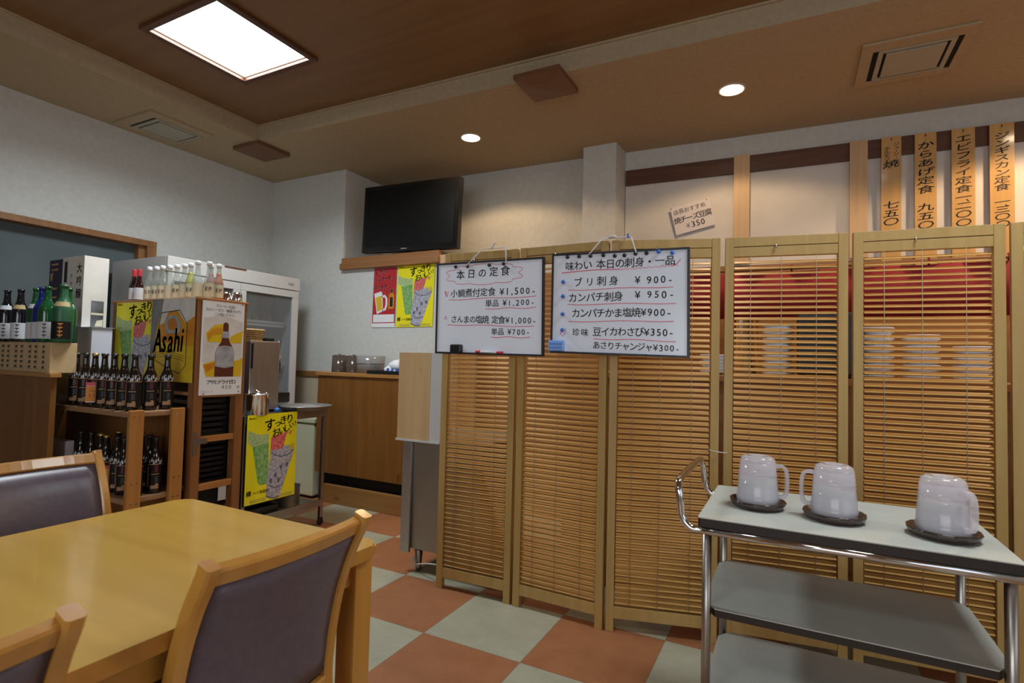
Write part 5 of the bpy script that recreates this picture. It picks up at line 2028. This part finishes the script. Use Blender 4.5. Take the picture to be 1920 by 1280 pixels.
strips = [(0.499, 0.605, '', 'first hanging wooden menu strip with two small columns of writing'),
          (0.676, 0.787, 'からあげ定食 九五〇', 'second hanging wooden menu strip, with looped characters at its top'),
          (0.862, 0.976, 'エビフライ定食一、二〇〇', 'third hanging wooden menu strip, for fried prawn'),
          (1.045, 1.160, 'ジンギスカン定食 一、三〇〇', 'fourth hanging wooden menu strip, nearest the picture edge')]
for k, (x0, x1, body, lab) in enumerate(strips):
    y = 4.117 + (x0 + 1.17) * 0.0465 - 0.040
    H = 0.86
    pl = Plane((x0, y - (0.012 if k else -0.002), 2.640 - H), (1, 0.047, 0), (0, (-0.0 if k else -0.024), 1), x1 - x0, H)
    t = thing('menu_strip', lab, 'menu strip', tuple(pl.p((x1 - x0) / 2, 0)), 'hanging menu strips')
    bm = NB()
    sheet(bm, pl, 0.006)
    obj('board', bm, M['strip'], t)
    bm = NB()
    kw = dict(bold=0.022, sx=1.75, rot=0.10, shear=0.12)
    if k == 0:
        text_col(bm, pl, 'ジューシー', 0.76, 0.045, 0.165, 0.026, 0.0006, jit=0.06, sx=1.4, bold=0.008, rot=0.1)
        text_col(bm, pl, 'ホルモン', 0.27, 0.072, 0.180, 0.028, 0.0006, jit=0.06, sx=1.4, bold=0.008, rot=0.1)
        text_col(bm, pl, '焼', 0.5, 0.172, 0.235, 0.052, 0.0006, **kw)
        text_col(bm, pl, '七五〇', 0.5, 0.478, 0.666, 0.052, 0.0006, **kw)
    elif k == 1:
        text_col(bm, pl, 'からあげ定食 九五〇', 0.5, 0.059, 0.710, 0.052, 0.0006, **kw)
    elif k == 2:
        text_col(bm, pl, 'エビフライ定食一二〇〇', 0.5, 0.044, 0.709, 0.049, 0.0006, **kw)
        put_char(bm, pl, '、', 0.80 * pl.W, (1 - 0.505) * pl.H, 0.05, 0.0006, 0, 0, 1, 0.02)
    else:
        text_col(bm, pl, 'ジンギスカン定食 一三〇〇', 0.5, 0.061, 0.734, 0.045, 0.0006, **kw)
        put_char(bm, pl, '、', 0.80 * pl.W, (1 - 0.565) * pl.H, 0.05, 0.0006, 0, 0, 1, 0.02)
    obj('lettering', bm, M['ink'], t)
    bm = NB()
    p = pl.uv(0.5, 0.02, 0.001)
    tube(bm, [p + V(0, 0.02, 0.006), p + V(0, 0, 0.006), p + V(0, -0.003, -0.006)], 0.003, 6)
    obj('hook', bm, M['trim_dark'], t)

# ================================================================== BEHIND THE SCREENS
bm = NB()
n = 60
vs = [[], []]
for i in range(n + 1):
    x = -1.12 + 2.9 * i / n
    yy = 3.62 + 0.012 * math.sin(i * 1.1)
    vs[0].append(bm.verts.new((x, yy, 1.44)))
    vs[1].append(bm.verts.new((x, yy, 1.722)))
for i in range(n):
    bm.faces.new((vs[0][i], vs[0][i + 1], vs[1][i + 1], vs[1][i])).smooth = True
o = tag(obj('banner', bm, M['banner'], at=(0.3, 3.62, 1.44)), 'long red cloth banner seen through the screen slats', 'banner')
sd = o.modifiers.new('thick', 'SOLIDIFY')
sd.thickness = 0.003
t = thing('banner_pole', 'thin wooden pole carrying the red banner behind the screens', 'pole', (0.3, 3.62, 1.742))
bm = NB()
tube(bm, [(-1.163, 3.62, 1.742), (3.19, 3.62, 1.742)], 0.012, 10)
obj('pole', bm, M['trim_mid'], t)
for i in range(9):
    x = -1.0 + i * 0.33
    bm = NB()
    tube(bm, [(x, 3.62, 1.722), (x, 3.603, 1.742), (x, 3.62, 1.760), (x, 3.637, 1.742)], 0.005, 6, closed=True)
    obj('loop', bm, M['banner'], t)
KZ = 1.10
t = thing('kitchen_counter', 'tall wooden serving counter behind the slatted screens', 'counter', (0.5, 3.0, 0))  # set forward to keep the downlight off the floor behind the screens
bm = NB()
box(bm, -1.10, 2.6, 2.74, 3.22, 0.0, KZ - 0.03)
obj('body', bm, M['knottyx'], t)
bm = NB()
box(bm, -1.12, 2.62, 2.72, 3.24, KZ - 0.03, KZ, 0.004)
obj('worktop', bm, M['counter_edge'], t)
pp = None
where = ('nearest the pillar', 'beside the tall steel pan', 'next to the dark oven', 'in the middle of the far leaf', 'farthest along the counter')
for k, (x, nn) in enumerate(((-0.36, 6), (-0.065, 15), (0.335, 14), (0.50, 12), (0.68, 9))):
    for j in range(nn):
        lab = 'white plate in the stack %s behind the screens' % where[k]
        if pp is None:
            pp = thing('plate', lab, 'plate', (x, 2.95, KZ + 0.001), 'white plates behind the screens')
            bm = NB()
            lathe(bm, [(0, 0), (0.038, 0), (0.070, 0.016), (0.069, 0.019), (0.037, 0.004), (0, 0.004)], n=24)
            o = obj('dish', bm, M['cap_white'], None)
            o.parent = pp
        else:
            dup(pp, (x, 2.95, KZ + 0.001 + j * 0.0165), 0, lab)
t = thing('oven', 'dark metal oven on the counter behind the screens', 'oven', (0.13, 2.98, KZ))
bm = NB()
box(bm, 0.015, 0.245, 2.84, 3.12, KZ + 0.015, KZ + 0.30, 0.008)
obj('body', bm, M['black'], t)
bm = NB()
box(bm, 0.03, 0.19, 2.834, 2.84, KZ + 0.04, KZ + 0.27)
obj('door', bm, M['tv_screen'], t)
for x in (0.04, 0.22):
    for y in (2.86, 3.10):
        bm = NB()
        cyl(bm, (x, y), 0.012, KZ, KZ + 0.017, 8)
        obj('foot', bm, M['rubber'], t)
bm = NB()
lathe(bm, [(0, 0), (0.055, 0), (0.058, 0.28), (0.061, 0.28), (0.061, 0.285), (0.056, 0.285), (0.053, 0.004), (0, 0.004)], (-0.215, 3.02, KZ + 0.001), 28)
tag(obj('steel_pan', bm, M['chrome'], at=(-0.215, 3.02, KZ + 0.001)), 'tall shiny steel pan on the counter behind the screens', 'pan')

# ================================================================== DINING TABLE
TX0, TX1, TY0, TY1, TZ = -1.762, -0.938, -0.28, 1.108, 0.670


def rrect(x0, x1, y0, y1, r, n=5):
    out = []
    for cx, cy, a0 in ((x1 - r, y1 - r, 0), (x0 + r, y1 - r, PI / 2), (x0 + r, y0 + r, PI), (x1 - r, y0 + r, 1.5 * PI)):
        for k in range(n + 1):
            a = a0 + PI / 2 * k / n
            out.append((cx + r * math.cos(a), cy + r * math.sin(a)))
    return out


t = thing('dining_table', 'honey coloured wooden dining table with rounded corners', 'table', ((TX0 + TX1) / 2, (TY0 + TY1) / 2, 0))
bm = NB()
prism(bm, rrect(TX0, TX1, TY0, TY1, 0.035), TZ - 0.032, TZ)
bmesh.ops.bevel(bm, geom=[e for e in bm.edges if abs(e.verts[0].co.z - e.verts[1].co.z) < 1e-5], offset=0.006, segments=3, affect='EDGES')
for f in bm.faces:
    f.material_index = 0 if f.normal.z > 0.9 else 1
obj('tabletop', bm, [M['table'], M['table_edge']], t)
bm = NB()
i = 0.035
box(bm, TX0 + i, TX1 - i, TY1 - i - 0.02, TY1 - i, 0.575, TZ - 0.032)
box(bm, TX0 + i, TX1 - i, TY0 + i, TY0 + i + 0.02, 0.575, TZ - 0.032)
box(bm, TX0 + i, TX0 + i + 0.02, TY0 + i + 0.02, TY1 - i - 0.02, 0.575, TZ - 0.032)
box(bm, TX1 - i - 0.02, TX1 - i, TY0 + i + 0.02, TY1 - i - 0.02, 0.575, TZ - 0.032)
obj('apron', bm, M['table_edge'], t)
for x in (TX0 + 0.045, TX1 - 0.045):
    for y in (TY0 + 0.045, TY1 - 0.045):
        bm = NB()
        box(bm, x - 0.030, x + 0.030, y - 0.030, y + 0.030, 0, TZ - 0.033, 0.006)
        obj('leg', bm, M['chair_wood'], t)


# ================================================================== CHAIRS
def make_chair(label):
    """local frame: chair faces -X, back at +X, width along Y, origin on the floor under the back"""
    t = thing('dining_chair', label, 'chair', (0, 0, 0), 'mauve dining chairs')
    hw = 0.180
    # back posts: S-curve from floor to top
    prof = [(0.045, 0.0), (0.006, 0.22), (-0.022, 0.40), (-0.020, 0.51), (0.000, 0.615), (0.032, 0.705), (0.066, 0.772), (0.074, 0.793)]
    wid = [0.030, 0.034, 0.040, 0.040, 0.040, 0.042, 0.044, 0.042]
    for s in (-1, 1):
        bm = NB()
        pts = spline([(x, s * (hw - 0.004 * (k < 3)), z) for k, (x, z) in enumerate(prof)], 5)
        n = len(pts)
        ww = [0.028 + 0.006 * min(1, q.z / 0.4) for q in pts]
        sweep_rect(bm, pts, (0, 1, 0), 0.026, ww, bev=1)
        obj('back_post', bm, M['chair_wood'], t)
    bm = NB()
    arc = lambda y: 0.020 * (1 - (y / hw) ** 2)
    ys = [(-1 + 2 * k / 12) * (hw - 0.012) for k in range(13)]
    sweep_rect(bm, [(0.059 + arc(y), y, 0.769) for y in ys], V(-0.45, 0, -1), 0.036, 0.024, bev=1)
    obj('top_rail', bm, M['chair_wood'], t)
    bm = NB()
    sweep_rect(bm, [(-0.020 + arc(y), y, 0.408) for y in ys], V(0, 0, 1), 0.030, 0.020, bev=1)
    obj('lower_rail', bm, M['chair_wood'], t)
    bm = NB()
    zs = [0.436 + (0.753 - 0.436) * k / 8 for k in range(9)]

    def cx(z):
        for (xa, za), (xb, zb) in zip(prof[:-1], prof[1:]):
            if za <= z <= zb:
                return xa + (xb - xa) * (z - za) / (zb - za)
        return prof[-1][0]
    sides = []
    for sgn in (1, -1):
        g = []
        for z in zs:
            r = []
            for y in ys:
                ed = min((1 - abs(y) / (hw - 0.012)) / 0.12, (z - 0.434) / 0.03, (0.7545 - z) / 0.03, 1)
                thick = 0.010 + (0.010 if sgn < 0 else 0.004) * max(0, ed)
                r.append(bm.verts.new((cx(z) + arc(y) - 0.004 + sgn * thick, y, z)))
            g.append(r)
        sides.append(g)
        for a in range(8):
            for b_ in range(12):
                bm.faces.new((g[a][b_], g[a][b_ + 1], g[a + 1][b_ + 1], g[a + 1][b_])).smooth = True
    A, B = sides
    for a in range(8):
        for e in (0, 12):
            bm.faces.new((A[a][e], A[a + 1][e], B[a + 1][e], B[a][e]))
    for b_ in range(12):
        for e in (0, 8):
            bm.faces.new((A[e][b_], A[e][b_ + 1], B[e][b_ + 1], B[e][b_]))
    obj('back_pad', bm, M['vinyl'], t)
    bm = NB()
    box(bm, -0.42, -0.045, -0.200, 0.200, 0.345, 0.385, 0.004)
    obj('seat_frame', bm, M['chair_wood'], t)
    bm = NB()
    box(bm, -0.435, -0.040, -0.200, 0.200, 0.386, 0.432, 0.018, seg=4)
    obj('seat_pad', bm, M['vinyl'], t)
    for s in (-1, 1):
        bm = NB()
        box(bm, -0.415, -0.378, s * 0.178 - 0.018, s * 0.178 + 0.018, 0, 0.345, 0.004)
        obj('front_leg', bm, M['chair_wood'], t)
        bm = NB()
        box(bm, -0.38, 0.01, s * 0.180 - 0.009, s * 0.180 + 0.009, 0.17, 0.20, 0.003)
        obj('side_stretcher', bm, M['chair_wood'], t)
    return t


c1 = make_chair('mauve padded chair nearest the slatted screen, its back to the viewer')
c1.location = (-0.925, 0.760, 0)
dup(c1, (-0.925, 0.207, 0), 0, 'mauve padded chair tucked under the near table end, only a back post showing')
dup(c1, (-2.090, 0.850, 0), PI, 'mauve padded chair across the table, facing the viewer with a glossy back')

# ================================================================== DRINKS TROLLEY
LX0, LX1, LY0, LY1, LZ = -0.235, 0.462, 1.606, 2.078, 0.720
t = thing('drinks_trolley', 'cream topped trolley with chrome frame carrying three water pitchers', 'trolley', (0.11, 1.84, 0))
bm = NB()
prism(bm, rrect(LX0, LX1, LY0, LY1, 0.006, 2), LZ - 0.0025, LZ)
tp = obj('top', bm, M['laminate'], t)
bm = NB()
prism(bm, rrect(LX0 + 0.0005, LX1 - 0.0005, LY0 + 0.0005, LY1 - 0.0005, 0.006, 2), LZ - 0.026, LZ - 0.0026)
obj('edge', bm, M['laminate_edge'], tp)
for z in (0.470, 0.225):
    ch = 0.05
    pts = [(LX0 + 0.045, LY0 + 0.02), (LX1 - 0.045, LY0 + 0.02), (LX1 - 0.012, LY0 + 0.02 + ch), (LX1 - 0.012, LY1 - 0.02 - ch), (LX1 - 0.045, LY1 - 0.02), (LX0 + 0.045, LY1 - 0.02), (LX0 + 0.012, LY1 - 0.02 - ch), (LX0 + 0.012, LY0 + 0.02 + ch)]
    bm = NB()
    prism(bm, pts, z - 0.0025, z)
    sh = obj('shelf', bm, M['laminate'], t)
    bm = NB()
    prism(bm, pts, z - 0.022, z - 0.0026)
    obj('edge', bm, M['laminate_edge'], sh)
r = 0.0105
for x in (LX0 + 0.022, LX1 - 0.022):
    for y in (LY0 + 0.026, LY1 - 0.026):
        bm = NB()
        tube(bm, [(x, y, 0.10), (x, y, LZ - 0.027)], 0.0125, 14)
        lg = obj('leg', bm, M['steel_leg'], t)
        bm = NB()
        lathe(bm, [(0, -0.011), (0.044, -0.011), (0.048, -0.006), (0.048, 0.006), (0.044, 0.011), (0, 0.011)], n=24)
        bmesh.ops.rotate(bm, verts=bm.verts[:], matrix=Matrix.Rotation(PI / 2, 3, 'X'))
        bmesh.ops.translate(bm, verts=bm.verts[:], vec=(x - 0.015, y, 0.0485))
        obj('castor', bm, M['rubber'], lg)
        bm = NB()
        box(bm, x - 0.032, x + 0.014, y - 0.018, y - 0.014, 0.045, 0.105)
        box(bm, x - 0.032, x + 0.014, y + 0.014, y + 0.018, 0.045, 0.105)
        box(bm, x - 0.032, x + 0.014, y - 0.018, y + 0.018, 0.098, 0.105)
        obj('castor_fork', bm, M['chrome'], lg)
bm = NB()
ZT = LZ - 0.036
tube(bm, [(LX0, LY0 + 0.004, ZT), (LX1, LY0 + 0.004, ZT)], r, 12)
obj('side_rail', bm, M['chrome'], t)
bm = NB()
tube(bm, [(LX0, LY1 - 0.004, ZT), (LX1, LY1 - 0.004, ZT)], r, 12)
obj('side_rail', bm, M['chrome'], t)
for sgn, x0 in ((-1, LX0),):
    bm = NB()
    pts = []
    y0, y1 = LY0 + 0.004, LY1 - 0.004
    o_ = lambda d: x0 + sgn * d
    pts = spline([(o_(-0.01), y0, ZT), (o_(0.02), y0, ZT + 0.003), (o_(0.043), y0, ZT + 0.03), (o_(0.050), y0, ZT + 0.085), (o_(0.055), y0 + 0.008, ZT + 0.113),
                  (o_(0.057), y0 + 0.045, ZT + 0.128), (o_(0.057), (y0 + y1) / 2, ZT + 0.130), (o_(0.057), y1 - 0.045, ZT + 0.128), (o_(0.055), y1 - 0.008, ZT + 0.113),
                  (o_(0.050), y1, ZT + 0.085), (o_(0.043), y1, ZT + 0.03), (o_(0.02), y1, ZT + 0.003), (o_(-0.01), y1, ZT)], 6)
    tube(bm, pts, r, 12)
    obj('handle', bm, M['chrome'], t)


def pitcher(label, x, y, ang, first):
    if first is not None:
        return dup(first, (x, y, LZ + 0.0125), ang, label)
    t = thing('water_pitcher', label, 'pitcher', (0, 0, 0), 'frosted pitchers on the trolley')
    bm = NB()
    R0, R1, H = 0.0625, 0.053, 0.130
    lathe(bm, [(0, 0.0), (R0 - 0.004, 0), (R0, 0.004), (R0 + 0.001, 0.020), (R0 - 0.001, 0.024), (R1 + 0.0035, 0.094), (R1 + 0.0042, 0.097), (R1 + 0.0025, 0.100), (R1, H),
               (R1 - 0.0025, H), (R1 - 0.001, 0.10), (R0 - 0.004, 0.024), (R0 - 0.004, 0.004), (0, 0.003)], n=36)
    obj('body', bm, M['pitcher'], t)
    bm = NB()
    lathe(bm, [(0, 0.005), (R0 - 0.006, 0.006), (R0 - 0.0062, 0.024), (R1 + 0.0015, 0.082), (0, 0.082)], n=32)
    obj('water', bm, M['water'], t)
    bm = NB()
    lathe(bm, [(R1 + 0.0002, H + 0.0005), (R1 - 0.0008, H + 0.006), (R1 - 0.005, H + 0.014), (R1 - 0.015, H + 0.019), (0.026, H + 0.0195), (0.021, H + 0.015), (0.012, H + 0.0145), (0.008, H + 0.018), (0, H + 0.0185)], n=36)
    obj('lid', bm, M['pitcher_handle'], t)
    bm = NB()
    sweep_rect(bm, spline([(R1 - 0.002, 0, 0.118), (R1 + 0.018, 0, 0.119), (R1 + 0.030, 0, 0.108), (R1 + 0.034, 0, 0.080), (R1 + 0.033, 0, 0.045), (R1 + 0.028, 0, 0.027), (R1 + 0.016, 0, 0.022), (R0 - 0.005, 0, 0.026)], 5), (0, 1, 0), 0.019, 0.010, bev=1)
    obj('handle', bm, M['pitcher_handle'], t)
    t.location = (x, y, LZ + 0.0125)
    t.rotation_euler = (0, 0, ang)
    t.scale = (0.94, 0.94, 0.95)
    return t


PC = ((-0.094, 1.822, 0.25, 'frosted water pitcher nearest the trolley handle, its grip to the right'),
      (0.104, 1.790, 2.95, 'frosted water pitcher in the middle of the trolley, its grip to the left'),
      (0.343, 1.760, -0.95, 'frosted water pitcher standing alone near the far trolley end'))
p0 = s0 = None
for x, y, a, lab in PC:
    p = pitcher(lab, x, y, a, p0)
    p0 = p0 or p
    sl = 'smoky brown saucer under the pitcher ' + {0.25: 'nearest the trolley handle', 2.95: 'in the middle of the trolley', -0.95: 'near the far trolley end'}[a]
    if s0 is None:
        s0 = thing('saucer', sl, 'saucer', (x, y, LZ), 'brown saucers on the trolley')
        bm = NB()
        prof = [(0, 0), (0.066, 0), (0.070, 0.003), (0.0785, 0.018), (0.0775, 0.0225), (0.072, 0.0225), (0.064, 0.0115), (0, 0.0115)]
        lathe(bm, prof, n=48)
        for v in bm.verts:
            rr = math.hypot(v.co.x, v.co.y)
            if rr > 0.07:
                k = 1 + 0.016 * math.cos(16 * math.atan2(v.co.y, v.co.x))
                v.co.x *= k
                v.co.y *= k
        o = obj('dish', bm, M['saucer'], None)
        o.parent = s0
    else:
        dup(s0, (x, y, LZ), 0.1, sl)
